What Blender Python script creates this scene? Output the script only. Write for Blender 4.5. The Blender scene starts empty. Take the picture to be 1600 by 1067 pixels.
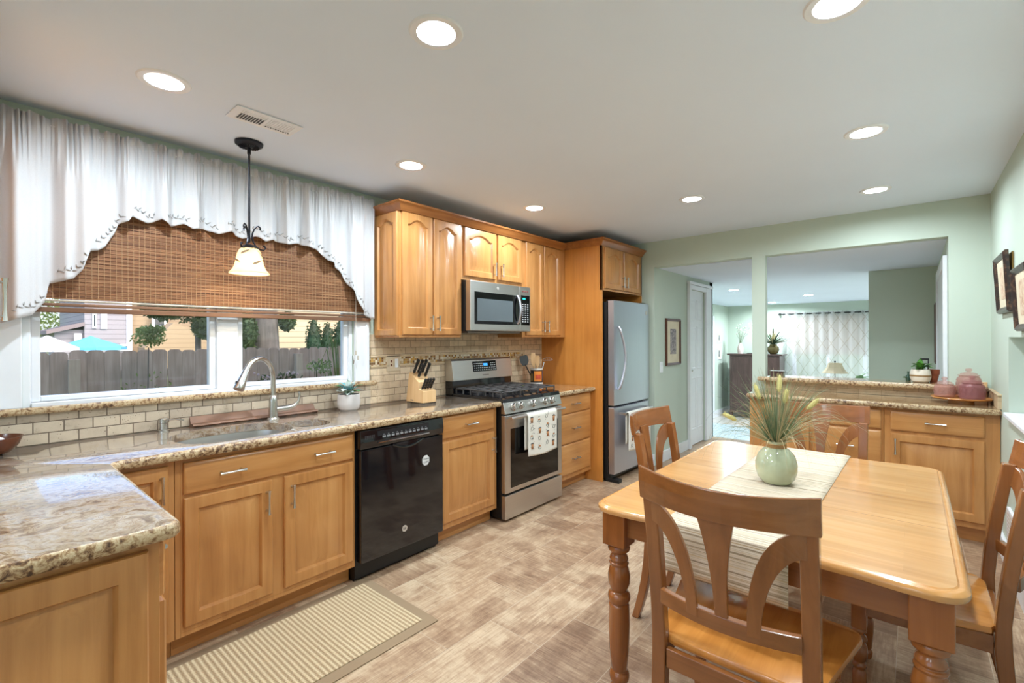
import bpy, bmesh, math, random
from mathutils import Vector, Matrix
PI = math.pi
random.seed(7)
scn = bpy.context.scene
COL = scn.collection
# ------------------------------------------------------------------ camera
FPX = 732.5; YAW = math.radians(40.477); ROLL = math.radians(-.201)
CAM = Vector((3.01, 0, 1.385))
cy_, sy_ = math.cos(YAW), math.sin(YAW)
vR = Vector((cy_, sy_, 0)); vF = Vector((-sy_, cy_, 0)); vU = Vector((0, 0, 1))
vR3 = vR * math.cos(ROLL) + vU * math.sin(ROLL)
vU3 = vU * math.cos(ROLL) - vR * math.sin(ROLL)
cd = bpy.data.cameras.new('camera'); cam = bpy.data.objects.new('camera', cd); COL.objects.link(cam)
m3 = Matrix((vR3, vU3, -vF)).transposed()
cam.matrix_world = Matrix.Translation(CAM) @ m3.to_4x4()
cd.sensor_width = 36; cd.lens = FPX / 1600 * 36; cd.shift_y = -(533.5 - 529.12) / 1600
cd.clip_start = .02; cd.clip_end = 200
scn.camera = cam
def pt(u, v, ax, val):
    d = vF + vR3 * ((u - 800) / FPX) + vU3 * ((529.12 - v) / FPX)
    return CAM + d * ((val - CAM[ax]) / d[ax])
# ------------------------------------------------------------------ world, sun, exposure
scn.view_settings.view_transform = 'Standard'; scn.view_settings.look = 'None'
scn.view_settings.exposure = 0.0; scn.view_settings.gamma = 1; scn.view_settings.use_curve_mapping = False
W = bpy.data.worlds.new('sky'); scn.world = W; W.use_nodes = True
wn = W.node_tree.nodes; bg = wn['Background']
sk = wn.new('ShaderNodeTexSky'); sk.sky_type = 'NISHITA'; sk.sun_disc = False
sk.sun_elevation = math.radians(42); sk.sun_rotation = math.radians(75); sk.air_density = .8; sk.dust_density = 3.0; sk.ozone_density = .6
W.node_tree.links.new(sk.outputs[0], bg.inputs[0]); bg.inputs[1].default_value = .65
sd = bpy.data.lights.new('sun', 'SUN'); sd.energy = 1.6; sd.angle = .01; sd.color = (1, .95, .86)
so = bpy.data.objects.new('sun', sd); COL.objects.link(so)
so.rotation_euler = Vector((-.62, .35, -.62)).to_track_quat('-Z', 'Y').to_euler()
LAMP_W = 19.0; LAMP_COL = (.79, .915, 1.0)

# ------------------------------------------------------------------ material helpers
MATS = {}
def rgb(r, g, b):
    f = lambda c: (c / 255 / 12.92) if c / 255 <= .04045 else ((c / 255 + .055) / 1.055) ** 2.4
    return (f(r), f(g), f(b), 1)
def newmat(name):
    m = bpy.data.materials.new(name); m.use_nodes = True; MATS[name] = m
    return m, m.node_tree, m.node_tree.nodes['Principled BSDF']
def N(nt, typ, **kw):
    n = nt.nodes.new(typ)
    for k, v in kw.items():
        if k.startswith('i_'):
            key = k[2:]; key = int(key) if key.isdigit() else key
            n.inputs[key].default_value = v
        else: setattr(n, k, v)
    return n
def L(nt, a, ao, b, bi): nt.links.new(a.outputs[ao], b.inputs[bi])
def ramp(nt, stops, interp='LINEAR'):
    r = nt.nodes.new('ShaderNodeValToRGB'); r.color_ramp.interpolation = interp
    e = r.color_ramp.elements
    e[0].position, e[0].color = stops[0]; e[1].position, e[1].color = stops[-1]
    for p, c in stops[1:-1]:
        k = e.new(p); k.color = c
    return r
def coords(nt, scale=(1, 1, 1), rnd=True, kind='Object', rot=(0, 0, 0)):
    tc = N(nt, 'ShaderNodeTexCoord'); mp = N(nt, 'ShaderNodeMapping'); mp.inputs['Scale'].default_value = scale
    mp.inputs['Rotation'].default_value = rot
    if rnd:
        oi = N(nt, 'ShaderNodeObjectInfo'); vm = N(nt, 'ShaderNodeVectorMath', operation='MULTIPLY_ADD')
        nt.links.new(oi.outputs['Random'], vm.inputs[0]); vm.inputs[1].default_value = (7, 5, 9)
        L(nt, tc, kind, vm, 2); L(nt, vm, 0, mp, 0)
    else: L(nt, tc, kind, mp, 0)
    return mp
def bump(nt, b, src, out, strength=.3, dist=.002):
    bp = N(nt, 'ShaderNodeBump'); bp.inputs['Strength'].default_value = strength; bp.inputs['Distance'].default_value = dist
    L(nt, src, out, bp, 'Height'); L(nt, bp, 0, b, 'Normal')
def plain(name, col, rough=.5, metal=0, coat=0, emit=None, es=1, spec=None, var=.06):
    m, nt, b = newmat(name)
    b.inputs['Roughness'].default_value = rough; b.inputs['Metallic'].default_value = metal
    b.inputs['Coat Weight'].default_value = coat
    if spec is not None: b.inputs['Specular IOR Level'].default_value = spec
    n = N(nt, 'ShaderNodeTexNoise', i_Scale=9.0, i_Detail=3.0); mp = coords(nt); L(nt, mp, 0, n, 'Vector')
    c2 = tuple(x * (1 - var) for x in col[:3]) + (1,); c3 = tuple(min(1, x * (1 + var)) for x in col[:3]) + (1,)
    r = ramp(nt, [(.3, c2), (.7, c3)]); L(nt, n, 'Fac', r, 0); L(nt, r, 0, b, 'Base Color')
    if emit: b.inputs['Emission Color'].default_value = emit; b.inputs['Emission Strength'].default_value = es
    return m
def wood(name, dark, mid, light, grain='z', rough=.32, coat=.25, k=1.0, planks=None):
    m, nt, b = newmat(name)
    s = {'z': (14, 14, .9), 'y': (14, .9, 14), 'x': (.9, 14, 14)}[grain]
    mp = coords(nt, tuple(a * k for a in s))
    n1 = N(nt, 'ShaderNodeTexNoise', i_Scale=1.6, i_Detail=7.0, i_Roughness=.6, i_Distortion=.6); L(nt, mp, 0, n1, 'Vector')
    mp2 = coords(nt, (2.2, 2.2, 2.2)); n2 = N(nt, 'ShaderNodeTexNoise', i_Scale=1.5, i_Detail=2.0); L(nt, mp2, 0, n2, 'Vector')
    mx = N(nt, 'ShaderNodeMix', data_type='FLOAT'); mx.inputs[0].default_value = .38
    L(nt, n1, 'Fac', mx, 2); L(nt, n2, 'Fac', mx, 3)
    r = ramp(nt, [(.3, dark), (.5, mid), (.72, light)]); L(nt, mx, 0, r, 0)
    out = r
    if planks:
        tc = N(nt, 'ShaderNodeTexCoord')
        br = N(nt, 'ShaderNodeTexBrick', offset=.37); br.inputs['Scale'].default_value = 1
        br.inputs['Brick Width'].default_value = planks[0]; br.inputs['Row Height'].default_value = planks[1]
        br.inputs['Mortar Size'].default_value = 0.0004
        br.inputs['Color1'].default_value = (.80, .80, .80, 1); br.inputs['Color2'].default_value = (1.0, 1.0, 1.0, 1)
        br.inputs['Mortar'].default_value = (.72, .72, .72, 1)
        L(nt, tc, 'Object', br, 'Vector')
        mc = N(nt, 'ShaderNodeMix', data_type='RGBA', blend_type='MULTIPLY'); mc.inputs[0].default_value = .6
        L(nt, r, 0, mc, 6); L(nt, br, 0, mc, 7); L(nt, mc, 2, b, 'Base Color')
    else: L(nt, r, 0, b, 'Base Color')
    b.inputs['Roughness'].default_value = rough; b.inputs['Coat Weight'].default_value = coat; b.inputs['Coat Roughness'].default_value = .15
    bump(nt, b, n1, 'Fac', .05, .001)
    return m
maple = wood('maple_wood', rgb(168, 110, 58), rgb(193, 134, 76), rgb(211, 155, 96))
maple_h = wood('maple_wood_horizontal', rgb(168, 110, 58), rgb(193, 134, 76), rgb(211, 155, 96), grain='y')
maple_x = wood('maple_wood_across', rgb(168, 110, 58), rgb(193, 134, 76), rgb(211, 155, 96), grain='x')
crownw = wood('crown_wood', rgb(128, 76, 34), rgb(158, 99, 50), rgb(180, 120, 66), grain='y')
panelw = wood('tall_panel_wood', rgb(180, 110, 44), rgb(200, 128, 56), rgb(212, 144, 70), rough=.4)
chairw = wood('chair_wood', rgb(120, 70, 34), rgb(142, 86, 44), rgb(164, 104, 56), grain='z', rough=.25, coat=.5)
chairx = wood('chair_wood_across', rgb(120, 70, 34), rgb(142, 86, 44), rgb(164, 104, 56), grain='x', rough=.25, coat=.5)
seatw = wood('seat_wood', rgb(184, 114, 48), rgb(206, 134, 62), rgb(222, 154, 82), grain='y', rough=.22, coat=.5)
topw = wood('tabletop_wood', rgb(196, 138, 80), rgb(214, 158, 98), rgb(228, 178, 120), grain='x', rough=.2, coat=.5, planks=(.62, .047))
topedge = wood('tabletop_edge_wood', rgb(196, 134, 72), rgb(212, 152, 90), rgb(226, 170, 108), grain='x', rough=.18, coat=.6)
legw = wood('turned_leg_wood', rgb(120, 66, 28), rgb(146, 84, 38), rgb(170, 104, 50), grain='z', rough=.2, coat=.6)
darkw = wood('dark_cabinet_wood', rgb(58, 38, 36), rgb(78, 54, 50), rgb(98, 74, 70))
blockw = wood('knife_block_wood', rgb(206, 160, 108), rgb(222, 180, 130), rgb(234, 196, 148), rough=.45, coat=0)
trayw = wood('tray_wood', rgb(160, 100, 42), rgb(192, 130, 64), rgb(212, 152, 84), grain='x')

def paint(name, col, rough=.6, bs=.04):
    m, nt, b = newmat(name); mp = coords(nt, rnd=False)
    n = N(nt, 'ShaderNodeTexNoise', i_Scale=1.3, i_Detail=2.0); L(nt, mp, 0, n, 'Vector')
    r = ramp(nt, [(.3, tuple(c * .97 for c in col[:3]) + (1,)), (.7, col)]); L(nt, n, 'Fac', r, 0); L(nt, r, 0, b, 'Base Color')
    b.inputs['Roughness'].default_value = rough
    n2 = N(nt, 'ShaderNodeTexNoise', i_Scale=220.0, i_Detail=2.0); L(nt, mp, 0, n2, 'Vector'); bump(nt, b, n2, 'Fac', bs, .001)
    return m
wallm = paint('sage_wall_paint', rgb(198, 209, 194))
wallg = paint('grey_green_wall_paint', rgb(206, 219, 202))
ceilm = paint('ceiling_paint', rgb(230, 240, 254), .8)
white = plain('white_trim_paint', rgb(236, 237, 240), .35, var=.02)
vinyl = plain('white_window_vinyl', rgb(235, 237, 242), .25, var=.02)

def granite(name, axis=0):
    m, nt, b = newmat(name)
    mp = coords(nt, (1, 1, 1), rnd=False)
    nw = N(nt, 'ShaderNodeTexNoise', i_Scale=2.2, i_Detail=4.0, i_Roughness=.6); L(nt, mp, 0, nw, 'Vector')
    va = N(nt, 'ShaderNodeVectorMath', operation='MULTIPLY_ADD'); nt.links.new(nw.outputs['Color'], va.inputs[0]); va.inputs[1].default_value = (.55, .55, .55); L(nt, mp, 0, va, 2)
    st = N(nt, 'ShaderNodeMapping'); st.inputs['Scale'].default_value = (4.6, 1.8, 4.6) if axis == 0 else (1.2, 3.6, 3.6); st.inputs['Rotation'].default_value = (0, 0, .5 if axis == 0 else 0); L(nt, va, 0, st, 0)
    n1 = N(nt, 'ShaderNodeTexNoise', i_Scale=2.6, i_Detail=9.0, i_Roughness=.66, i_Distortion=1.3); L(nt, st, 0, n1, 'Vector')
    if axis == 0:
        r = ramp(nt, [(.28, rgb(82, 64, 50)), (.38, rgb(120, 98, 80)), (.45, rgb(160, 138, 112)), (.53, rgb(174, 160, 146)), (.60, rgb(146, 134, 128)), (.68, rgb(162, 130, 92)), (.78, rgb(100, 78, 60))])
    else:
        r = ramp(nt, [(.28, rgb(100, 72, 52)), (.40, rgb(158, 122, 88)), (.47, rgb(200, 166, 124)), (.55, rgb(182, 144, 102)), (.63, rgb(212, 184, 144)), (.70, rgb(164, 128, 92)), (.78, rgb(116, 86, 64))])
    L(nt, n1, 'Fac', r, 0)
    v1 = N(nt, 'ShaderNodeTexNoise', i_Scale=3.0, i_Detail=6.0, i_Roughness=.55, i_Distortion=2.4); L(nt, st, 0, v1, 'Vector')
    vr = ramp(nt, [(.478, (0, 0, 0, 1)), (.5, (1, 1, 1, 1)), (.522, (0, 0, 0, 1))]); L(nt, v1, 'Fac', vr, 0)
    mc = N(nt, 'ShaderNodeMix', data_type='RGBA'); L(nt, r, 0, mc, 6); mc.inputs[7].default_value = rgb(118, 72, 40)
    mm = N(nt, 'ShaderNodeMath', operation='MULTIPLY', i_1=.5); L(nt, vr, 0, mm, 0); L(nt, mm, 0, mc, 0)
    sp = N(nt, 'ShaderNodeTexNoise', i_Scale=75.0, i_Detail=4.0, i_Roughness=.7); L(nt, mp, 0, sp, 'Vector')
    sr = ramp(nt, [(.50, (0, 0, 0, 1)), (.62, (1, 1, 1, 1))]); L(nt, sp, 'Fac', sr, 0)
    m2 = N(nt, 'ShaderNodeMix', data_type='RGBA'); L(nt, mc, 2, m2, 6); m2.inputs[7].default_value = rgb(104, 78, 60)
    mk = N(nt, 'ShaderNodeMath', operation='MULTIPLY', i_1=.32); L(nt, sr, 0, mk, 0); L(nt, mk, 0, m2, 0)
    L(nt, m2, 2, b, 'Base Color')
    b.inputs['Roughness'].default_value = .22; b.inputs['Coat Weight'].default_value = 1.0; b.inputs['Coat Roughness'].default_value = .02; b.inputs['Coat IOR'].default_value = 1.5
    bump(nt, b, n1, 'Fac', .05, .002)
    return m
granite_a = granite('cream_grey_granite', 0); granite_b = granite('brown_banded_granite', 1)
def granite_edge(name):
    m, nt, b = newmat(name); mp = coords(nt, rnd=False)
    n = N(nt, 'ShaderNodeTexNoise', i_Scale=62.0, i_Detail=7.0, i_Roughness=.66, i_Distortion=.5); L(nt, mp, 0, n, 'Vector')
    n0 = N(nt, 'ShaderNodeTexNoise', i_Scale=6.0, i_Detail=2.0); L(nt, mp, 0, n0, 'Vector')
    ad = N(nt, 'ShaderNodeMath', operation='MULTIPLY_ADD', i_1=.35, i_2=-.17); L(nt, n0, 'Fac', ad, 0)
    a2 = N(nt, 'ShaderNodeMath', operation='ADD'); L(nt, n, 'Fac', a2, 0); L(nt, ad, 0, a2, 1)
    r = ramp(nt, [(.34, rgb(78, 56, 42)), (.43, rgb(134, 100, 70)), (.5, rgb(178, 148, 110)), (.58, rgb(202, 180, 146)), (.67, rgb(164, 124, 82)), (.76, rgb(104, 76, 54))])
    L(nt, a2, 0, r, 0); L(nt, r, 0, b, 'Base Color'); b.inputs['Roughness'].default_value = .25
    bump(nt, b, n, 'Fac', .35, .004)
    return m
gedge = granite_edge('granite_chiselled_edge')
def tilemat(name, plane, c1, c2, gr, bw=.1016, rh=.0508, origin=(0, .914), mortar=.0018):
    m, nt, b = newmat(name); tc = N(nt, 'ShaderNodeTexCoord'); sx = N(nt, 'ShaderNodeSeparateXYZ'); gm = N(nt, 'ShaderNodeNewGeometry'); L(nt, gm, 'Position', sx, 0)
    cx = N(nt, 'ShaderNodeCombineXYZ'); L(nt, sx, 'Y' if plane == 'x' else 'X', cx, 0)
    sb = N(nt, 'ShaderNodeMath', operation='SUBTRACT', i_1=origin[1]); L(nt, sx, 'Z', sb, 0); L(nt, sb, 0, cx, 1)
    br = N(nt, 'ShaderNodeTexBrick'); br.inputs['Scale'].default_value = 1; br.inputs['Brick Width'].default_value = bw; br.inputs['Row Height'].default_value = rh
    br.inputs['Mortar Size'].default_value = mortar; br.inputs['Mortar Smooth'].default_value = .3; br.inputs['Bias'].default_value = 0
    br.inputs['Color1'].default_value = c1; br.inputs['Color2'].default_value = c2; br.inputs['Mortar'].default_value = gr
    L(nt, cx, 0, br, 'Vector')
    n = N(nt, 'ShaderNodeTexNoise', i_Scale=22.0, i_Detail=5.0, i_Roughness=.65); L(nt, cx, 0, n, 'Vector')
    r = ramp(nt, [(.3, (.72, .68, .64, 1)), (.42, (.93, .92, .9, 1)), (.7, (1.06, 1.05, 1.03, 1))]); L(nt, n, 'Fac', r, 0)
    n3 = N(nt, 'ShaderNodeTexVoronoi', i_Scale=95.0); L(nt, cx, 0, n3, 'Vector')
    n4 = N(nt, 'ShaderNodeTexNoise', i_Scale=18.0, i_Detail=2.0); L(nt, cx, 0, n4, 'Vector')
    pr = N(nt, 'ShaderNodeMath', operation='MULTIPLY'); 
    p1 = ramp(nt, [(.12, (1, 1, 1, 1)), (.22, (0, 0, 0, 1))]); L(nt, n3, 'Distance', p1, 0)
    p2 = ramp(nt, [(.54, (0, 0, 0, 1)), (.6, (1, 1, 1, 1))]); L(nt, n4, 'Fac', p2, 0); L(nt, p1, 0, pr, 0); L(nt, p2, 0, pr, 1)
    mc = N(nt, 'ShaderNodeMix', data_type='RGBA', blend_type='MULTIPLY'); mc.inputs[0].default_value = 1; L(nt, br, 0, mc, 6); L(nt, r, 0, mc, 7)
    m2 = N(nt, 'ShaderNodeMix', data_type='RGBA'); L(nt, pr, 0, m2, 0); L(nt, mc, 2, m2, 6); m2.inputs[7].default_value = rgb(112, 92, 76)
    L(nt, m2, 2, b, 'Base Color'); b.inputs['Roughness'].default_value = .55
    inv = N(nt, 'ShaderNodeMath', operation='MULTIPLY_ADD', i_1=-1.0, i_2=1.0); L(nt, br, 'Fac', inv, 0)
    s2 = N(nt, 'ShaderNodeMath', operation='SUBTRACT'); L(nt, inv, 0, s2, 0); L(nt, pr, 0, s2, 1)
    bump(nt, b, s2, 0, .5, .003)
    return m
tile_l = tilemat('travertine_subway_tile', 'x', rgb(230, 208, 178), rgb(200, 176, 148), rgb(146, 122, 98), mortar=.0022)
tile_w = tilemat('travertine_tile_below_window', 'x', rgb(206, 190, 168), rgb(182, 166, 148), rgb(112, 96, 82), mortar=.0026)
tile_p = tilemat('travertine_bar_tile', 'y', rgb(214, 190, 156), rgb(196, 166, 128), rgb(170, 142, 108), bw=.1524, rh=.040)
tile_s = tilemat('travertine_side_tile', 'x', rgb(206, 182, 148), rgb(198, 170, 134), rgb(170, 142, 108), bw=.15, rh=.12)
def mosaicmat():
    m, nt, b = newmat('glass_stone_mosaic'); gm = N(nt, 'ShaderNodeNewGeometry'); sx = N(nt, 'ShaderNodeSeparateXYZ'); L(nt, gm, 'Position', sx, 0)
    cx = N(nt, 'ShaderNodeCombineXYZ'); L(nt, sx, 'Y', cx, 0); L(nt, sx, 'Z', cx, 1)
    sc = N(nt, 'ShaderNodeVectorMath', operation='MULTIPLY'); sc.inputs[1].default_value = (56, 56, 1); L(nt, cx, 0, sc, 0)
    fl = N(nt, 'ShaderNodeVectorMath', operation='FLOOR'); L(nt, sc, 0, fl, 0)
    wn_ = N(nt, 'ShaderNodeTexWhiteNoise', noise_dimensions='3D'); L(nt, fl, 0, wn_, 'Vector')
    r = ramp(nt, [(0, rgb(150, 104, 56)), (.15, rgb(196, 168, 130)), (.35, rgb(222, 208, 184)), (.5, rgb(176, 138, 86)), (.62, rgb(120, 84, 52)), (.74, rgb(206, 190, 164)), (.86, rgb(200, 154, 74))], 'CONSTANT'); L(nt, wn_, 'Value', r, 0)
    fr = N(nt, 'ShaderNodeVectorMath', operation='FRACTION'); L(nt, sc, 0, fr, 0); s2 = N(nt, 'ShaderNodeSeparateXYZ'); L(nt, fr, 0, s2, 0)
    mn = N(nt, 'ShaderNodeMath', operation='MINIMUM'); L(nt, s2, 'X', mn, 0); L(nt, s2, 'Y', mn, 1)
    lt = N(nt, 'ShaderNodeMath', operation='LESS_THAN', i_1=.08); L(nt, mn, 0, lt, 0)
    mc = N(nt, 'ShaderNodeMix', data_type='RGBA'); L(nt, lt, 0, mc, 0); L(nt, r, 0, mc, 6); mc.inputs[7].default_value = rgb(190, 170, 140)
    L(nt, mc, 2, b, 'Base Color'); b.inputs['Roughness'].default_value = .2
    return m
mosaic = mosaicmat()
def floormat():
    m, nt, b = newmat('woven_vinyl_floor'); tc = N(nt, 'ShaderNodeTexCoord'); mp = N(nt, 'ShaderNodeMapping'); L(nt, tc, 'Object', mp, 0)
    mp.inputs['Rotation'].default_value = (0, 0, -PI / 2); mp.inputs['Location'].default_value = (-1.715 + .28, 1.41, 0)
    br = N(nt, 'ShaderNodeTexBrick', offset=.5); br.inputs['Scale'].default_value = 1; br.inputs['Brick Width'].default_value = .56; br.inputs['Row Height'].default_value = .305
    br.inputs['Mortar Size'].default_value = .0015; br.inputs['Color1'].default_value = (0, 0, 0, 1); br.inputs['Color2'].default_value = (1, 1, 1, 1); br.inputs['Mortar'].default_value = (.5, .5, .5, 1)
    L(nt, mp, 0, br, 'Vector')
    def streak(scale):
        a = N(nt, 'ShaderNodeMapping'); a.inputs['Scale'].default_value = scale; L(nt, tc, 'Object', a, 0)
        ad = N(nt, 'ShaderNodeVectorMath', operation='MULTIPLY_ADD'); nt.links.new(br.outputs['Color'], ad.inputs[0]); ad.inputs[1].default_value = (13, 17, 11); L(nt, a, 0, ad, 2)
        n = N(nt, 'ShaderNodeTexNoise', i_Scale=1.0, i_Detail=6.0, i_Roughness=.72); L(nt, ad, 0, n, 'Vector'); return n
    s1 = streak((7, 110, 1)); s2 = streak((110, 7, 1)); s3 = streak((6.5, 6.5, 1))
    gt = N(nt, 'ShaderNodeMath', operation='GREATER_THAN', i_1=.5); L(nt, br, 'Color', gt, 0)
    wt = N(nt, 'ShaderNodeMath', operation='MULTIPLY_ADD', i_1=.6, i_2=.2); L(nt, gt, 0, wt, 0)
    mxs = N(nt, 'ShaderNodeMix', data_type='FLOAT'); L(nt, wt, 0, mxs, 0); L(nt, s1, 'Fac', mxs, 2); L(nt, s2, 'Fac', mxs, 3)
    br2 = N(nt, 'ShaderNodeTexBrick', offset=.37); br2.inputs['Scale'].default_value = 1; br2.inputs['Brick Width'].default_value = .28; br2.inputs['Row Height'].default_value = .1525
    br2.inputs['Mortar Size'].default_value = 0; br2.inputs['Color1'].default_value = (0, 0, 0, 1); br2.inputs['Color2'].default_value = (1, 1, 1, 1); L(nt, mp, 0, br2, 'Vector')
    pb = N(nt, 'ShaderNodeMath', operation='MULTIPLY_ADD', i_1=.30, i_2=-.15); L(nt, br2, 'Color', pb, 0)
    a = N(nt, 'ShaderNodeMath', operation='MULTIPLY_ADD', i_1=2.0); L(nt, mxs, 0, a, 0); L(nt, pb, 0, a, 2)
    b3 = N(nt, 'ShaderNodeMath', operation='MULTIPLY_ADD', i_1=1.6); L(nt, s3, 'Fac', b3, 0); L(nt, a, 0, b3, 2)
    b4 = N(nt, 'ShaderNodeMath', operation='MULTIPLY_ADD', i_1=.34, i_2=-.17); L(nt, br, 'Color', b4, 0)
    b5 = N(nt, 'ShaderNodeMath', operation='ADD'); L(nt, b3, 0, b5, 0); L(nt, b4, 0, b5, 1)
    dv = N(nt, 'ShaderNodeMath', operation='DIVIDE', i_1=3.6); L(nt, b5, 0, dv, 0)
    r = ramp(nt, [(.38, rgb(130, 99, 76)), (.46, rgb(154, 123, 97)), (.53, rgb(175, 145, 116)), (.63, rgb(202, 177, 147))]); L(nt, dv, 0, r, 0)
    mc = N(nt, 'ShaderNodeMix', data_type='RGBA'); mc.inputs[7].default_value = rgb(206, 190, 168)
    mf = N(nt, 'ShaderNodeMath', operation='MULTIPLY', i_1=.55); L(nt, br, 'Fac', mf, 0); L(nt, mf, 0, mc, 0); L(nt, r, 0, mc, 6)
    L(nt, mc, 2, b, 'Base Color'); b.inputs['Roughness'].default_value = .38
    bump(nt, b, dv, 0, .12, .002)
    return m
floorm = floormat()
def steelmat(name, col, axis, rough=.28):
    m, nt, b = newmat(name); mp = coords(nt, {'y': (400, 3, 400), 'z': (400, 400, 3), 'x': (3, 400, 400)}[axis])
    n = N(nt, 'ShaderNodeTexNoise', i_Scale=1.0, i_Detail=3.0); L(nt, mp, 0, n, 'Vector')
    r = ramp(nt, [(.3, tuple(c * .93 for c in col[:3]) + (1,)), (.7, col)]); L(nt, n, 'Fac', r, 0); L(nt, r, 0, b, 'Base Color')
    b.inputs['Metallic'].default_value = 1; b.inputs['Roughness'].default_value = rough
    return m
steel = steelmat('brushed_stainless', rgb(206, 203, 200), 'y', .32)
steelz = steelmat('brushed_stainless_vertical', rgb(208, 209, 220), 'z', .36)
nickel = plain('brushed_nickel', rgb(200, 198, 194), .25, 1, var=.02)
chrome = plain('polished_chrome', rgb(214, 216, 218), .12, 1, var=.02)
blackg = plain('gloss_black', rgb(16, 17, 22), .07, 0, .4, var=.03)
blackm = plain('matte_black', rgb(18, 18, 19), .45, var=.03)
glassdk = plain('dark_oven_glass', rgb(9, 9, 10), .06, var=.02)
iron = plain('cast_iron', rgb(72, 68, 67), .5, var=.1)
bronze = plain('dark_bronze', rgb(38, 38, 44), .32, .7)
greyscreen = plain('microwave_window_screen', rgb(96, 104, 108), .12, var=.04)
def fabric(name, col, rough=.9, trans=0, sc=300):
    m, nt, b = newmat(name); mp = coords(nt, rnd=False); n = N(nt, 'ShaderNodeTexNoise', i_Scale=float(sc), i_Detail=2.0); L(nt, mp, 0, n, 'Vector')
    r = ramp(nt, [(.3, tuple(c * .93 for c in col[:3]) + (1,)), (.7, col)]); L(nt, n, 'Fac', r, 0); L(nt, r, 0, b, 'Base Color')
    b.inputs['Roughness'].default_value = rough; bump(nt, b, n, 'Fac', .15, .001)
    if trans:
        t = N(nt, 'ShaderNodeBsdfTranslucent'); t.inputs[0].default_value = col; mx = N(nt, 'ShaderNodeMixShader'); mx.inputs[0].default_value = trans
        o = nt.nodes['Material Output']; L(nt, b, 0, mx, 1); L(nt, t, 0, mx, 2); L(nt, mx, 0, o, 0)
    return m
curt = fabric('white_valance_cotton', rgb(216, 216, 219), trans=.10)
embro = plain('grey_embroidery', rgb(160, 158, 156), .9)
towelm = fabric('cream_towel_cloth', rgb(232, 226, 214))
cupbrown = plain('printed_brown', rgb(176, 122, 80), .9); cupdark = plain('printed_charcoal', rgb(66, 66, 66), .9)
def sheermat():
    m, nt, b = newmat('sheer_voile'); b.inputs['Base Color'].default_value = rgb(238, 238, 240); b.inputs['Roughness'].default_value = .9
    tc = N(nt, 'ShaderNodeTexCoord'); sx = N(nt, 'ShaderNodeSeparateXYZ'); L(nt, tc, 'Object', sx, 0)
    def diag(sgn):
        k = N(nt, 'ShaderNodeMath', operation='MULTIPLY', i_1=4.3); L(nt, sx, 'X', k, 0)
        z = N(nt, 'ShaderNodeMath', operation='MULTIPLY', i_1=sgn * 2.7); L(nt, sx, 'Z', z, 0)
        s = N(nt, 'ShaderNodeMath', operation='ADD'); L(nt, k, 0, s, 0); L(nt, z, 0, s, 1)
        f = N(nt, 'ShaderNodeMath', operation='FRACT'); L(nt, s, 0, f, 0)
        lt = N(nt, 'ShaderNodeMath', operation='LESS_THAN', i_1=.07); L(nt, f, 0, lt, 0); return lt
    d1, d2 = diag(1), diag(-1); mxm = N(nt, 'ShaderNodeMath', operation='MAXIMUM'); L(nt, d1, 0, mxm, 0); L(nt, d2, 0, mxm, 1)
    cm = N(nt, 'ShaderNodeMix', data_type='RGBA'); L(nt, mxm, 0, cm, 0); cm.inputs[6].default_value = rgb(238, 238, 240); cm.inputs[7].default_value = rgb(188, 178, 160); L(nt, cm, 2, b, 'Base Color')
    tl = N(nt, 'ShaderNodeBsdfTranslucent'); tl.inputs[0].default_value = (.9, .9, .92, 1); tr = N(nt, 'ShaderNodeBsdfTransparent')
    m1 = N(nt, 'ShaderNodeMixShader'); m1.inputs[0].default_value = .5; L(nt, b, 0, m1, 1); L(nt, tl, 0, m1, 2)
    m2 = N(nt, 'ShaderNodeMixShader'); m2.inputs[0].default_value = .5; L(nt, m1, 0, m2, 1); L(nt, tr, 0, m2, 2)
    L(nt, m2, 0, nt.nodes['Material Output'], 0); return m
sheer = sheermat()
def glassmat(name, tint=(1, 1, 1, 1), refl=.08):
    m, nt, b = newmat(name); tr = N(nt, 'ShaderNodeBsdfTransparent'); tr.inputs[0].default_value = tint
    gl = N(nt, 'ShaderNodeBsdfGlossy'); gl.inputs['Roughness'].default_value = .02
    fr = N(nt, 'ShaderNodeFresnel', i_IOR=1.45); mx = N(nt, 'ShaderNodeMixShader'); L(nt, fr, 0, mx, 0); L(nt, tr, 0, mx, 1); L(nt, gl, 0, mx, 2)
    L(nt, mx, 0, nt.nodes['Material Output'], 0); return m
glass = glassmat('window_glass', (.96, .97, .98, 1))
def colglass(name, col):
    m, nt, b = newmat(name); tr = N(nt, 'ShaderNodeBsdfTransparent'); tr.inputs[0].default_value = tuple(1 - (1 - x) * .30 for x in col[:3]) + (1,)
    b.inputs['Base Color'].default_value = col; b.inputs['Roughness'].default_value = .06
    v = N(nt, 'ShaderNodeTexVoronoi', i_Scale=42.0); mp = coords(nt, (1, 1, .6)); L(nt, mp, 0, v, 'Vector'); bump(nt, b, v, 'Distance', .5, .004)
    mx = N(nt, 'ShaderNodeMixShader'); mx.inputs[0].default_value = .74; L(nt, b, 0, mx, 1); L(nt, tr, 0, mx, 2)
    L(nt, mx, 0, nt.nodes['Material Output'], 0); return m
pink = colglass('pink_pressed_glass', rgb(222, 178, 166)); mauve = colglass('mauve_pressed_glass', rgb(196, 138, 138))
def glow(name, col, s):
    m, nt, b = newmat(name); b.inputs['Base Color'].default_value = col; b.inputs['Emission Color'].default_value = col; b.inputs['Emission Strength'].default_value = s
    return m
lens = glow('lit_lens', (1, .97, .92, 1), 3.2); bulbm = glow('lit_bulb', (1, .82, .55, 1), 14)
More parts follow.
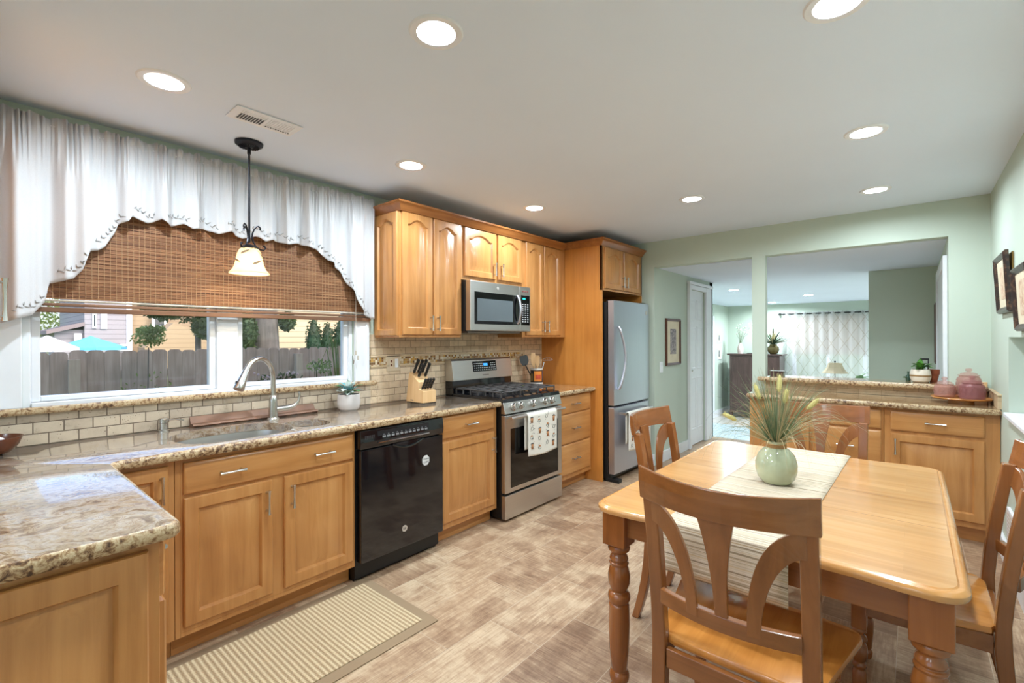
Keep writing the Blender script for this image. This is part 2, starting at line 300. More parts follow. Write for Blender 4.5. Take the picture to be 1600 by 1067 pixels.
# bamboo
def bamboomat():
    m, nt, b = newmat('woven_bamboo'); mp = coords(nt, (30, 3, 260), rnd=False); n = N(nt, 'ShaderNodeTexNoise', i_Scale=1.0, i_Detail=4.0, i_Roughness=.7); L(nt, mp, 0, n, 'Vector')
    r = ramp(nt, [(.34, rgb(88, 54, 34)), (.5, rgb(144, 96, 62)), (.66, rgb(186, 138, 98))]); L(nt, n, 'Fac', r, 0); L(nt, r, 0, b, 'Base Color'); b.inputs['Roughness'].default_value = .55
    t = N(nt, 'ShaderNodeBsdfTranslucent'); L(nt, r, 0, t, 0); mx = N(nt, 'ShaderNodeMixShader'); mx.inputs[0].default_value = .2
    L(nt, b, 0, mx, 1); L(nt, t, 0, mx, 2); L(nt, mx, 0, nt.nodes['Material Output'], 0)
    return m
bamboo = bamboomat(); bamboodk = wood('dark_bamboo_rail', rgb(92, 62, 44), rgb(122, 86, 62), rgb(150, 112, 84), grain='y', rough=.5, coat=0)
cordm = plain('pale_cord', rgb(196, 186, 172), .8)
def rugmat():
    m, nt, b = newmat('woven_sisal'); gm = N(nt, 'ShaderNodeNewGeometry'); sx = N(nt, 'ShaderNodeSeparateXYZ'); L(nt, gm, 'Position', sx, 0)
    def sinw(o, f, ph=0):
        k = N(nt, 'ShaderNodeMath', operation='MULTIPLY', i_1=f); L(nt, sx, o, k, 0); s = N(nt, 'ShaderNodeMath', operation='SINE'); L(nt, k, 0, s, 0); return s
    a = sinw('Y', 2 * PI / .021); c = sinw('X', 2 * PI / .011); ad = N(nt, 'ShaderNodeMath', operation='MULTIPLY_ADD', i_1=.35); L(nt, c, 0, ad, 0); L(nt, a, 0, ad, 2)
    n = N(nt, 'ShaderNodeTexNoise', i_Scale=170.0, i_Detail=3.0); L(nt, gm, 'Position', n, 'Vector')
    a2 = N(nt, 'ShaderNodeMath', operation='MULTIPLY_ADD', i_1=2.2); L(nt, n, 'Fac', a2, 0); L(nt, ad, 0, a2, 2)
    r = ramp(nt, [(.0, rgb(150, 124, 92)), (.35, rgb(174, 148, 114)), (.7, rgb(204, 182, 146)), (1, rgb(216, 196, 162))])
    mr = N(nt, 'ShaderNodeMapRange'); mr.inputs[1].default_value = -.4; mr.inputs[2].default_value = 2.6; L(nt, a2, 0, mr, 0); L(nt, mr, 0, r, 0)
    L(nt, r, 0, b, 'Base Color'); b.inputs['Roughness'].default_value = .95; bump(nt, b, mr, 0, .8, .006); return m
rugm = rugmat(); rugedge = fabric('rug_border_twill', rgb(150, 126, 98), sc=600)
def runnermat():
    m, nt, b = newmat('striped_runner_cloth'); gm = N(nt, 'ShaderNodeNewGeometry'); sx = N(nt, 'ShaderNodeSeparateXYZ'); L(nt, gm, 'Position', sx, 0)
    zz = N(nt, 'ShaderNodeMath', operation='SUBTRACT'); L(nt, sx, 'Y', zz, 0); L(nt, sx, 'Z', zz, 1)
    k = N(nt, 'ShaderNodeCombineXYZ'); L(nt, zz, 0, k, 0)
    n = N(nt, 'ShaderNodeTexNoise', i_Scale=62.0, i_Detail=3.0, i_Roughness=.9, noise_dimensions='3D'); L(nt, k, 0, n, 'Vector')
    r = ramp(nt, [(0, rgb(140, 122, 100)), (.40, rgb(160, 140, 114)), (.45, rgb(196, 178, 154)), (.485, rgb(216, 200, 180)), (.54, rgb(206, 184, 152)), (.575, rgb(164, 136, 100)), (.60, rgb(216, 202, 184)), (.66, rgb(176, 150, 118))], 'CONSTANT'); L(nt, n, 'Fac', r, 0)
    L(nt, r, 0, b, 'Base Color'); b.inputs['Roughness'].default_value = .9
    n2 = N(nt, 'ShaderNodeTexNoise', i_Scale=500.0); L(nt, gm, 'Position', n2, 'Vector'); bump(nt, b, n2, 'Fac', .3, .001); return m
runm = runnermat()
ceramic = plain('celadon_ceramic', rgb(184, 190, 158), .12, 0, .5, var=.22)
potm = plain('pale_grey_pot', rgb(206, 200, 198), .4); creampot = plain('cream_pot', rgb(226, 214, 196), .5); tanband = plain('tan_band', rgb(150, 116, 74), .6)
terracotta = plain('terracotta', rgb(142, 70, 40), .6); rope = plain('jute_cord', rgb(178, 138, 88), .9, var=.2)
leafg = plain('bright_green_leaf', rgb(78, 130, 50), .4, var=.25); leafb = plain('blue_green_leaf', rgb(104, 168, 178), .4, var=.3); leafw = plain('variegated_leaf', rgb(196, 206, 200), .45, var=.15)
grassm = plain('dried_green_grass', rgb(108, 124, 88), .7, var=.3); grassd = plain('straw_grass', rgb(188, 172, 134), .7, var=.2); seedm = plain('seed_head', rgb(206, 194, 128), .9, var=.15)
outlet_m = plain('beige_outlet_plate', rgb(206, 186, 158), .4); soil = plain('potting_soil', rgb(60, 44, 34), .9)
copper = plain('copper_brown_mat', rgb(122, 90, 72), .55, .15, var=.2); red = plain('red_trivet', rgb(168, 58, 46), .5); limeg = plain('lime_green', rgb(160, 190, 84), .5)
cream = plain('cream_mat_board', rgb(222, 208, 180), .7); goldm = plain('gold_frame_back', rgb(150, 118, 58), .45, .3)

# ------------------------------------------------------------------ mesh builder
class MB:
    def __init__(s): s.v = []; s.f = []; s.m = []; s.mi = 0
    def add(s, vs, fs):
        o = len(s.v); s.v += [tuple(p) for p in vs]
        for f in fs: s.f.append(tuple(o + i for i in f)); s.m.append(s.mi)
        return s
    def box(s, x0, x1, y0, y1, z0, z1):
        v = [(x, y, z) for x in (x0, x1) for y in (y0, y1) for z in (z0, z1)]
        return s.add(v, [(0, 1, 3, 2), (4, 6, 7, 5), (0, 4, 5, 1), (2, 3, 7, 6), (0, 2, 6, 4), (1, 5, 7, 3)])
    def loops(s, lp, c0=True, c1=True, closed=True):
        n = len(lp[0]); v = [p for l in lp for p in l]; f = []
        for i in range(len(lp) - 1):
            for j in range(n if closed else n - 1):
                k = (j + 1) % n; f.append((i * n + j, i * n + k, (i + 1) * n + k, (i + 1) * n + j))
        if c0: f.append(tuple(range(n))[::-1])
        if c1: f.append(tuple((len(lp) - 1) * n + j for j in range(n)))
        return s.add(v, f)
    def lathe(s, prof, c=(0, 0, 0), n=24, ax=2, c0=True, c1=True):
        lp = []
        for r, z in prof:
            l = []
            for j in range(n):
                a = 2 * PI * j / n; p = [r * math.cos(a), r * math.sin(a), z]
                if ax == 0: p = [z, p[0], p[1]]
                elif ax == 1: p = [p[1], z, p[0]]
                l.append((c[0] + p[0], c[1] + p[1], c[2] + p[2]))
            lp.append(l)
        return s.loops(lp, c0, c1)
    def tube(s, pts, r, n=8, flat=None):
        pts = [Vector(p) for p in pts]; lp = []; up = Vector((0, 0, 1))
        for i, p in enumerate(pts):
            t = (pts[min(i + 1, len(pts) - 1)] - pts[max(i - 1, 0)])
            t = t.normalized() if t.length > 1e-9 else Vector((0, 0, 1))
            if i == 0:
                up = Vector((0, 0, 1)) if abs(t.z) < .95 else Vector((0, 1, 0))
            a = t.cross(up).normalized(); b_ = a.cross(t).normalized(); up = b_
            rr = r[i] if isinstance(r, (list, tuple)) else r; ra, rb = (rr, rr) if not flat else (rr * flat[0], rr * flat[1])
            lp.append([p + a * (ra * math.cos(2 * PI * j / n)) + b_ * (rb * math.sin(2 * PI * j / n)) for j in range(n)])
        return s.loops(lp)
    def prism(s, poly, f0, f1): return s.loops([[f0(*p) for p in poly], [f1(*p) for p in poly]])
    def grid(s, fn, nu, nv, th=None):
        v = [fn(i / nu, j / nv) for i in range(nu + 1) for j in range(nv + 1)]
        f = [(i * (nv + 1) + j, (i + 1) * (nv + 1) + j, (i + 1) * (nv + 1) + j + 1, i * (nv + 1) + j + 1) for i in range(nu) for j in range(nv)]
        return s.add(v, f)
    def sphere(s, c, r, n=10, sc=(1, 1, 1)):
        return s.loops([[(c[0] + sc[0] * r * math.sin(PI * i / n) * math.cos(2 * PI * j / n), c[1] + sc[1] * r * math.sin(PI * i / n) * math.sin(2 * PI * j / n), c[2] + sc[2] * r * math.cos(PI * i / n)) for j in range(n)] for i in range(1, n)])
ORG = {}
def thing(name, label, cat, loc=(0, 0, 0), rotz=0, group=None, kind=None):
    o = bpy.data.objects.new(name, None); COL.objects.link(o); o.location = loc; o.rotation_euler = (0, 0, rotz); o.empty_display_size = .1
    tag(o, label, cat, group, kind); ORG[o.name] = Vector(loc) if rotz == 0 else Vector((0, 0, 0))
    return o
def tag(o, label=None, cat=None, group=None, kind=None):
    if label: o['label'] = label
    if cat: o['category'] = cat
    if group: o['group'] = group
    if kind: o['kind'] = kind
    return o
def mk(mb, name, mat, parent=None, label=None, cat=None, group=None, kind=None, bevel=0, smooth=False, solid=0, seg=2):
    if parent is not None: org = ORG[parent.name]
    else:
        xs = [p[0] for p in mb.v]; ys = [p[1] for p in mb.v]; zs = [p[2] for p in mb.v]
        org = Vector(((min(xs) + max(xs)) / 2, (min(ys) + max(ys)) / 2, min(zs)))
    me = bpy.data.meshes.new(name); me.from_pydata([tuple(Vector(p) - org) for p in mb.v], [], mb.f)
    mats = mat if isinstance(mat, (list, tuple)) else [mat]
    for m in mats: me.materials.append(m)
    if len(mats) > 1: me.polygons.foreach_set('material_index', mb.m)
    bm = bmesh.new(); bm.from_mesh(me); bmesh.ops.recalc_face_normals(bm, faces=bm.faces); bm.to_mesh(me); bm.free()
    if smooth:
        me.polygons.foreach_set('use_smooth', [True] * len(me.polygons)); me.set_sharp_from_angle(angle=math.radians(38))
    o = bpy.data.objects.new(name, me); COL.objects.link(o)
    if parent is not None: o.parent = parent; ORG[o.name] = org
    else: o.location = org; ORG[o.name] = org
    if solid:
        s = o.modifiers.new('solid', 'SOLIDIFY'); s.thickness = solid; s.offset = 0
    if bevel:
        b = o.modifiers.new('bevel', 'BEVEL'); b.width = bevel; b.segments = seg; b.limit_method = 'ANGLE'; b.angle_limit = math.radians(40)
    return tag(o, label, cat, group, kind)
def copy_tree(o, parent=None):
    c = o.copy(); COL.objects.link(c)
    if parent is not None: c.parent = parent
    for ch in list(o.children): copy_tree(ch, c)
    return c
def B(*a): return MB().box(*a)
def struct(name, mb, mat, parent=None, **k): return mk(mb, name, mat, parent, kind='structure', **k) if parent is None else mk(mb, name, mat, parent, **k)
def textmesh(name, s, size, mat, parent, loc, rot, extrude=.0004, align='CENTER'):
    cu = bpy.data.curves.new(name, 'FONT'); cu.body = s; cu.size = size; cu.extrude = extrude; cu.align_x = align; cu.align_y = 'CENTER'
    t = bpy.data.objects.new(name + '_src', cu); COL.objects.link(t); dg = bpy.context.evaluated_depsgraph_get()
    me = bpy.data.meshes.new_from_object(t.evaluated_get(dg)); bpy.data.objects.remove(t); bpy.data.curves.remove(cu)
    me.materials.clear(); me.materials.append(mat)
    o = bpy.data.objects.new(name, me); COL.objects.link(o); o.parent = parent; o.location = Vector(loc) - ORG[parent.name]; o.rotation_euler = rot; ORG[o.name] = ORG[parent.name]
    return o
RX = (PI / 2, 0, PI / 2)   # text facing +X
# ------------------------------------------------------------------ room shell
struct('floor', MB().box(-.15, 3.85, -3, 5.0, -.1, 0).box(.72, 3.4, 5.0, 6.85, -.1, 0), floorm)
plank = wood('pale_plank_floor', rgb(170, 160, 150), rgb(200, 192, 184), rgb(220, 214, 208), grain='y', planks=None)
struct('floor_living_room', B(-.43, 6, 6.85, 12.3, -.5, -.43), plank)
LIGHTS = [(.705, .534), (1.772, 1.056), (2.834, 1.785), (.711, 1.76), (.708, 2.98), (2.833, 2.998), (1.75, 3.571), (2.815, 4.218), (1.772, -.9), (2.834, -1.8), (.9, -1.9)]
LIGHTS2 = [(.83, 8.05), (1.58, 9.95), (.69, 11.48), (4.3, 8.3), (4.3, 10.8)]
def ceiling(name, x0, x1, y0, y1, z, th, hs):
    c = struct(name, B(x0, x1, y0, y1, z, z + th), ceilm); m = MB()
    for hx, hy in hs: m.lathe([(.066, z - .05), (.066, z + .06)], (hx, hy, 0), 32)
    cut = mk(m, 'cutter', ceilm); b_ = c.modifiers.new('b', 'BOOLEAN'); b_.object = cut; b_.operation = 'DIFFERENCE'; b_.solver = 'EXACT'
    bpy.context.view_layer.update(); me = bpy.data.meshes.new_from_object(c.evaluated_get(bpy.context.evaluated_depsgraph_get()))
    c.modifiers.clear(); c.data = me; bpy.data.objects.remove(cut)
ceiling('ceiling', -.15, 3.85, -3.1, 5.02, 2.435, .165, LIGHTS)
ceiling('ceiling_living_room', -.55, 6.1, 5.02, 12.35, 2.156, .25, LIGHTS2)
wy0, wy1, wz0, wz1 = .17, 1.80, 1.062, 2.25
struct('wall_left', MB().box(-.15, 0, -3.1, wy0, 0, 2.435).box(-.15, 0, wy1, 5.0, 0, 2.435).box(-.15, 0, wy0, wy1, 0, wz0).box(-.15, 0, wy0, wy1, wz1, 2.435), wallm)
struct('wall_far', MB().box(0, .878, 4.885, 5.0, 0, 2.435).box(.878, 3.222, 4.885, 5.0, 2.156, 2.435).box(3.222, 3.45, 4.885, 5.0, 0, 2.435)
       .box(1.85, 1.964, 4.885, 4.97, 0, 2.156).box(1.964, 3.222, 4.885, 5.0, 0, .985), wallm)
struct('wall_right', MB().box(3.45, 3.85, 4.07, 5.0, 0, 2.435).box(3.45, 3.85, -3, .8, 0, 2.435).box(3.45, 3.85, .8, 4.07, 0, .905).box(3.45, 3.85, .8, 4.07, 1.384, 2.435).box(3.75, 3.85, .8, 4.07, .905, 1.384), wallm)
struct('wall_back', MB().box(-.15, .8, -3.1, -3, 0, 2.435).box(3.3, 3.85, -3.1, -3, 0, 2.435).box(.8, 3.3, -3.1, -3, 2.15, 2.435), wallm)
m = MB().box(.8, .88, -3.08, -3.02, 0, 2.15).box(3.22, 3.3, -3.08, -3.02, 0, 2.15).box(.88, 3.22, -3.08, -3.02, 2.07, 2.15).box(.88, 3.22, -3.08, -3.02, 0, .08).box(2.01, 2.09, -3.08, -3.02, .08, 2.07)
pd = struct('added_glass_door', m, white)  # unseen glazed door, added and sized to let daylight in
struct('pane', B(.88, 3.22, -3.052, -3.046, .08, 2.07), glass, pd)
struct('wall_hall', MB().box(.72, .878, 5.0, 5.95, 0, 2.156).box(.72, .878, 6.5, 6.84, 0, 2.156).box(.72, .878, 5.95, 6.5, 2.0, 2.156), wallm)
struct('wall_living_left', MB().box(-.55, -.43, 6.7, 12.3, -.43, 2.156).box(-.43, .878, 6.72, 6.84, -.43, 2.156), wallm)
struct('wall_living_back', MB().box(-.55, .95, 12.2, 12.3, -.43, 2.156).box(2.3, 6.1, 12.2, 12.3, -.43, 2.156).box(.95, 2.3, 12.2, 12.3, -.43, .2).box(.95, 2.3, 12.2, 12.3, 1.86, 2.156), wallm)
struct('wall_living_near', B(2.625, 6.1, 6.85, 6.98, -.43, 2.156), wallg)
struct('wall_living_right', B(6.0, 6.1, 6.98, 12.3, -.43, 2.156), wallm)
struct('wall_hall_right', MB().box(3.222, 3.4, 5.0, 6.85, 0, 2.156), wallg)
struct('trim_1', MB().box(3.195, 3.222, 5.02, 5.12, 0, 2.03).box(3.195, 3.222, 6.38, 6.48, 0, 2.03).box(3.195, 3.222, 5.12, 6.38, 1.94, 2.03).box(3.207, 3.222, 5.12, 6.38, 0, 1.94), white, bevel=.004)
# trims
struct('baseboard_hall', B(.878, .893, 5.0, 5.87, 0, .12), white, bevel=.004)
struct('baseboard_living', MB().box(-.43, -.41, 6.9, 12.2, -.43, -.28).box(-.43, 3, 12.18, 12.2, -.43, -.28), white)
struct('baseboard_right', B(3.43, 3.45, .8, 4.38, 0, .14), white, bevel=.005)
struct('baseboard_far', B(.74, .878, 4.868, 4.885, 0, .12), white, bevel=.004)
struct('trim_2', B(3.425, 3.75, .8, 4.07, .905, .932), white, bevel=.006)
m = MB().box(.878, .905, 5.87, 5.95, .001, 2.058).box(.878, .905, 6.5, 6.72, .001, 2.058).box(.878, .904, 5.951, 6.499, 2.0, 2.057).box(.879, .915, 5.862, 5.885, 0, 2.059).box(.879, .917, 5.858, 6.755, 2.06, 2.096)
dr = struct('door_1', m, white, bevel=.004)
def rect_loop(a0, a1, z0, z1, fn, d, nt=0, arch=0, n_arch=18, flat=.10):
    pts = [(a0, z0), (a1, z0), (a1, z1 - arch)]
    w = a1 - a0
    for k in range(1, n_arch):
        s = 1 - k / n_arch
        t = (s - flat) / (1 - 2 * flat)
        h = 1 - (2 * t - 1) ** 2 if 0 < t < 1 else 0
        pts.append((a0 + w * s, z1 - arch + arch * h))
    pts.append((a0, z1 - arch))
    return [fn(a, d, z) for a, z in pts]
def panel_front(fn, a0, a1, z0, z1, t=.019, fr=.058, arch=0):
    """raised-panel door: frame, groove, bevelled field"""
    m = MB(); R = lambda i, d, ar, fl=.10: rect_loop(a0 + i, a1 - i, z0 + i, z1 - i, fn, d, arch=ar, flat=fl)
    lp = [R(0, 0, 0), R(0, t - .006, 0), R(.004, t - .001, 0), R(.010, t, 0), R(fr - .006, t, arch), R(fr - .001, t - .008, arch), R(fr + .003, t - .015, arch), R(fr + .010, t - .015, arch), R(fr + .040, t - .003, arch)]
    return m.loops(lp)
def slab_front(fn, a0, a1, z0, z1, t=.019):
    m = MB(); R = lambda i, d: rect_loop(a0 + i, a1 - i, z0 + i, z1 - i, fn, d)
    return m.loops([R(0, 0), R(0, t - .008), R(.005, t - .003), R(.012, t - .001), R(.016, t)])
def pull(fn, a, z, d, length=.115, vert=True):
    """flared bar pull on two posts"""
    m = MB(); h = length / 2; n = 9; lp = []
    for i in range(n):
        s = -1 + 2 * i / (n - 1); r = .0048 + .0032 * abs(s) ** 2.5
        l = []
        for j in range(8):
            q = 2 * PI * j / 8; u = r * math.cos(q); v = d + .030 + r * math.sin(q)
            l.append(fn(a + u, v, z + s * h) if vert else fn(a + s * h, v, z + u))
        lp.append(l)
    m.loops(lp)
    for s in (-1, 1):
        lp = []
        for k, (rr, dd) in enumerate(((.007, d), (.0045, d + .006), (.0045, d + .03))):
            l = []
            for j in range(8):
                q = 2 * PI * j / 8; u = rr * math.cos(q); w = rr * math.sin(q)
                l.append(fn(a + u, dd, z + s * (h - .014) + w) if vert else fn(a + s * (h - .014) + w, dd, z + u))
            lp.append(l)
        m.loops(lp)
    return m
# door slab of the hall closet (six raised panels)
fh = lambda a, d, z: (.80 + d, a, z)
sl = B(.835, .86, 5.95, 6.5, .01, 2.0)
for (z0, z1) in ((1.62, 1.88), (.98, 1.54), (.2, .88)):
    for (a0, a1) in ((6.0, 6.21), (6.25, 6.45)):
        sl.loops([rect_loop(a0 + i, a1 - i, z0 + i, z1 - i, lambda a, d, z: (.86 + d, a, z), dd) for i, dd in ((0, 0), (.006, .007), (.018, .007), (.026, .002), (.05, .006))], False, True)
struct('door_slab', sl, white, dr)
struct('door_handle', MB().sphere((.885, 5.99, .98), .022), nickel, dr, smooth=True)

# kitchen window
w = struct('window_1', MB().box(-.005, .022, .06, .17, 1.085, 2.36).box(-.005, .022, 1.80, 1.907, 1.085, 2.36).box(-.005, .022, .17, 1.80, 2.25, 2.36)
           .box(.02, .03, .06, .085, 1.085, 2.36).box(.02, .03, 1.882, 1.907, 1.085, 2.36), vinyl, bevel=.004)
m = MB().box(-.11, -.02, .17, .20, 1.064, 2.25).box(-.11, -.02, 1.775, 1.80, 1.064, 2.25).box(-.11, -.004, .2, 1.775, 1.064, 1.102).box(-.11, -.02, .2, 1.775, 2.22, 2.25).box(-.11, -.015, .945, 1.055, 1.10, 2.22)
struct('window_frame', m, vinyl, w, bevel=.004)
for (a, b_) in ((.2, .945), (1.055, 1.775)):
    s = struct('sash', MB().box(-.085, -.035, a, a + .032, 1.103, 2.219).box(-.085, -.035, b_ - .032, b_, 1.103, 2.219).box(-.084, -.036, a + .031, b_ - .031, 1.1035, 1.128).box(-.084, -.036, a + .031, b_ - .031, 2.19, 2.2185), vinyl, w, bevel=.005)
    struct('pane', B(-.062, -.056, a + .03, b_ - .03, 1.12, 2.2), glass, s)
struct('crank_handle', MB().tube([(-.01, 1.80, 1.27), (.0, 1.80, 1.235), (-.005, 1.80, 1.21)], .006), nickel, w)
# living room window
w = struct('window_2', MB().box(.95, 1.02, 12.2, 12.26, .2, 1.86).box(2.23, 2.3, 12.2, 12.26, .2, 1.86).box(1.02, 2.23, 12.2, 12.26, .2, .27).box(1.02, 2.23, 12.2, 12.26, 1.8, 1.86).box(1.59, 1.65, 12.2, 12.26, .27, 1.8), white)
struct('pane', B(1.02, 2.23, 12.24, 12.245, .27, 1.8), glass, w)
struct('window_shade', B(.98, 2.27, 12.18, 12.19, 1.02, 1.88), fabric('cream_roller_shade', rgb(226, 214, 200), trans=.6), w)
# granite sill under the kitchen window
def edge_slab(m, pts, z0, z1, nose=.012):
    """slab from outline pts (ccw), bullnosed edge; top material 0, edge material 1"""
    c = []; n = len(pts)
    def inset(d):
        out = []
        for i in range(n):
            p0, p1, p2 = Vector(pts[i - 1]), Vector(pts[i]), Vector(pts[(i + 1) % n])
            e1 = (p1 - p0).normalized(); e2 = (p2 - p1).normalized(); n1 = Vector((-e1.y, e1.x)); n2 = Vector((-e2.y, e2.x))
            b_ = (n1 + n2); b_ = b_ / max(.3, b_.dot(n1)) if b_.length > 1e-6 else n1
            out.append(p1 + b_ * d)
        return out
    h = z1 - z0; prof = [(nose * .7, z0), (.1 * nose, z0 + h * .2), (0, z0 + h * .45), (nose * .15, z0 + h * .72), (nose * .5, z0 + h * .92), (nose, z1)]
    lp = [[(p.x, p.y, z) for p in inset(d)] for d, z in prof]
    m.mi = 1; m.loops(lp, True, False); m.mi = 0; m.add(lp[-1], [tuple(range(n))]); m.mi = 0
    return m
mk(edge_slab(MB(), [(.0, -.25), (.034, -.25), (.034, 1.965), (.0, 1.965)], 1.055, 1.086, .006), 'window_sill', [granite_a, gedge], None, kind='structure', smooth=True)

# tiled splashbacks (part of the wall)
struct('trim_3', B(0, .012, -.6, 1.925, .914, 1.056), tile_w)
struct('trim_4', MB().box(0, .012, 1.925, 4.0, .914, 1.178).box(0, .012, 1.925, 4.0, 1.262, 1.42).box(0, .012, 3.70, 4.0, 1.178, 1.262).box(0, .012, 2.55, 3.30, 1.42, 1.46), tile_l)
struct('trim_5', MB().box(0, .0125, 1.925, 3.68, 1.19, 1.25), mosaic)
pencil = plain('travertine_pencil_rail', rgb(208, 184, 150), .4, var=.1)
struct('trim_6', MB().box(0, .019, 1.925, 3.70, 1.178, 1.191).box(0, .019, 1.925, 3.70, 1.249, 1.262).box(0, .019, 3.68, 3.70, 1.178, 1.262), pencil, bevel=.004)
struct('trim_7', B(1.968, 3.45, 4.872, 4.886, .914, .99), tile_p)
struct('trim_8', MB().box(3.432, 3.452, 4.36, 4.872, .914, 1.0).box(3.428, 3.452, 4.352, 4.872, 1.0, 1.012), tile_s, bevel=.002)

# ------------------------------------------------------------------ cabinets on the window wall
FL = lambda a, d, z: (.61 + d, a, z)            # face pointing +X, a = Y
def base_cab(name, label, y0, y1, items, face=.61, toe=.53, group='base cabinets on the window wall'):
    t = thing(name, label, 'cabinet', ((face) / 2, (y0 + y1) / 2, 0), group=group)
    if name == 'sink_cabinet':
        m = MB().box(.02, face, y0, y0 + .02, .10, .875).box(.02, face, y1 - .02, y1, .10, .875).box(.02, face, y0 + .02, y1 - .02, .10, .12).box(.02, .03, y0 + .02, y1 - .02, .12, .875).box(face - .010, face, y0 + .02, y1 - .02, .12, .875).box(.02, toe, y0, y1, 0, .10)
    else: m = MB().box(.02, face, y0, y1, .10, .875).box(.02, toe, y0, y1, 0, .10)
    mk(m, 'body', maple, t, bevel=.0015)
    mk(B(toe - .002, toe + .012, y0, y1, .001, .098), 'toe_kick', maple_h, t)
    fn = lambda a, d, z: (face + d, a, z)
    for it in items:
        k = it[0]
        if k == 'd':
            _, a0, a1, z0, z1, ha, hz = it
            p = mk(panel_front(fn, a0, a1, z0, z1), 'door', maple, t, smooth=True)
            if ha: mk(pull(fn, ha, hz, .019), 'handle', nickel, p, smooth=True)
        else:
            _, a0, a1, z0, z1, hs = it
            p = mk(slab_front(fn, a0, a1, z0, z1), 'drawer', maple_h, t, smooth=True)
            for ha in hs: mk(pull(fn, ha, (z0 + z1) / 2, .019, .11, False), 'handle', nickel, p, smooth=True)
    return t
base_cab('corner_cabinet', 'narrow maple corner cabinet left of the sink cabinet, behind the counter corner', .35, .585, [('d', .37, .562, .143, .852, .535, .76)])
base_cab('sink_cabinet', 'wide maple sink cabinet with one long drawer front over two doors', .587, 1.437,
         [('w', .617, 1.421, .715, .853, (.80, 1.24)), ('d', .617, .985, .143, .70, .955, .60), ('d', 1.041, 1.421, .143, .70, 1.075, .60)])
base_cab('base_cabinet', 'maple base cabinet between black dishwasher and range, one drawer over one door', 2.062, 2.625,
         [('w', 2.076, 2.585, .713, .862, (2.33,)), ('d', 2.076, 2.585, .143, .69, 2.565, .60)])
base_cab('drawer_cabinet', 'maple three-drawer base cabinet right of the range', 3.40, 3.998,
         [('w', 3.42, 3.965, .702, .866, (3.68,)), ('w', 3.42, 3.965, .427, .694, (3.68,)), ('w', 3.42, 3.965, .145, .418, (3.68,))])
# near leg of the L
t = thing('end_cabinet', 'large near base cabinet at left edge, raised end panel facing the camera', 'cabinet', (1.05, .02, 0))
mk(MB().box(.02, 1.525, -.28, .33, .10, .875).box(.02, 1.50, -.28, .25, 0, .10), 'body', maple, t, bevel=.0015)
mk(panel_front(lambda a, d, z: (1.525 + d, a, z), -.27, .304, .12, .852, t=.02, fr=.066), 'end_panel', maple, t, smooth=True)
fnY = lambda a, d, z: (a, .33 + d, z)
for (a0, a1) in ((.68, 1.09), (1.10, 1.51)):
    p = mk(slab_front(fnY, a0, a1, .715, .853), 'drawer', maple_x, t, smooth=True); mk(pull(fnY, (a0 + a1) / 2, .785, .019, .11, False), 'handle', nickel, p, smooth=True)
    p = mk(panel_front(fnY, a0, a1, .143, .70), 'door', maple, t, smooth=True); mk(pull(fnY, a0 + .03, .60, .019), 'handle', nickel, p, smooth=True)

# countertops
def arc(cx, cy, r, a0, a1, n=6): return [(cx + r * math.cos(math.radians(a0 + (a1 - a0) * i / n)), cy + r * math.sin(math.radians(a0 + (a1 - a0) * i / n))) for i in range(n + 1)]
pts = [(.013, -.30)] + arc(1.535, -.27, .03, -90, 0) + arc(1.535, .335, .038, 0, 90) + arc(.70, .408, .035, -90, -180) + [(.665, 2.625), (.013, 2.625)]
c = mk(edge_slab(MB(), pts, .876, .914, .012), 'countertop', [granite_a, gedge], None, 'L-shaped cream and grey granite countertop around the sink under the window', 'countertop', smooth=True)
def bowl_outline(kind, ins=0):
    out = []
    for i in range(32):
        a = 2 * PI * i / 32; ca, sa = math.cos(a), math.sin(a)
        if kind == 0:
            rx, ry, cx, cy, e = .204 - ins, .262 - ins, .388, .895, 3.0
        else: rx, ry, cx, cy, e = .125 - ins, .105 - ins, .42, 1.262, 2.6
        k = (abs(ca) ** e + abs(sa) ** e) ** (-1 / e)
        out.append((cx + rx * ca * k, cy + ry * sa * k))
    return out
cut = mk(MB().loops([[(x, y, z) for x, y in bowl_outline(0)] for z in (.8, 1.0)]).loops([[(x, y, z) for x, y in bowl_outline(1)] for z in (.8, 1.0)]), 'cutter', steel)
bm_ = c.modifiers.new('b', 'BOOLEAN'); bm_.object = cut; bm_.operation = 'DIFFERENCE'; bm_.solver = 'EXACT'
bpy.context.view_layer.update(); dg = bpy.context.evaluated_depsgraph_get()
me2 = bpy.data.meshes.new_from_object(c.evaluated_get(dg)); c.modifiers.clear(); c.data = me2
bpy.data.objects.remove(cut)
sk_ = thing('sink', 'undermount stainless double-bowl sink set in the granite', 'sink', (.40, .98, .69))
for k in (0, 1):
    dz = (.185, .14)[k]
    lp = [[(x, y, z) for x, y in bowl_outline(k, ins)] for ins, z in ((-.005, .8745), (-.002, .8745), (.0, .86), (.006, .80), (.012, .874 - dz + .03), (.04, .874 - dz))]
    mk(MB().loops(lp, False, True), 'bowl', steel, sk_, smooth=True, label=('large left sink bowl', 'small right sink bowl')[k])
    cx, cy = ((.395, .895), (.42, 1.262))[k]
    mk(MB().lathe([(.04, .874 - dz + .001), (.038, .874 - dz + .005), (.02, .874 - dz + .002)], (cx, cy, 0)), 'drain', chrome, sk_, smooth=True)
mk(edge_slab(MB(), [(.013, 3.39), (.665, 3.39), (.665, 3.998), (.013, 3.998)], .876, .914, .012), 'countertop', [granite_b, gedge], None, 'small granite countertop between range and tall panel', 'countertop', smooth=True)

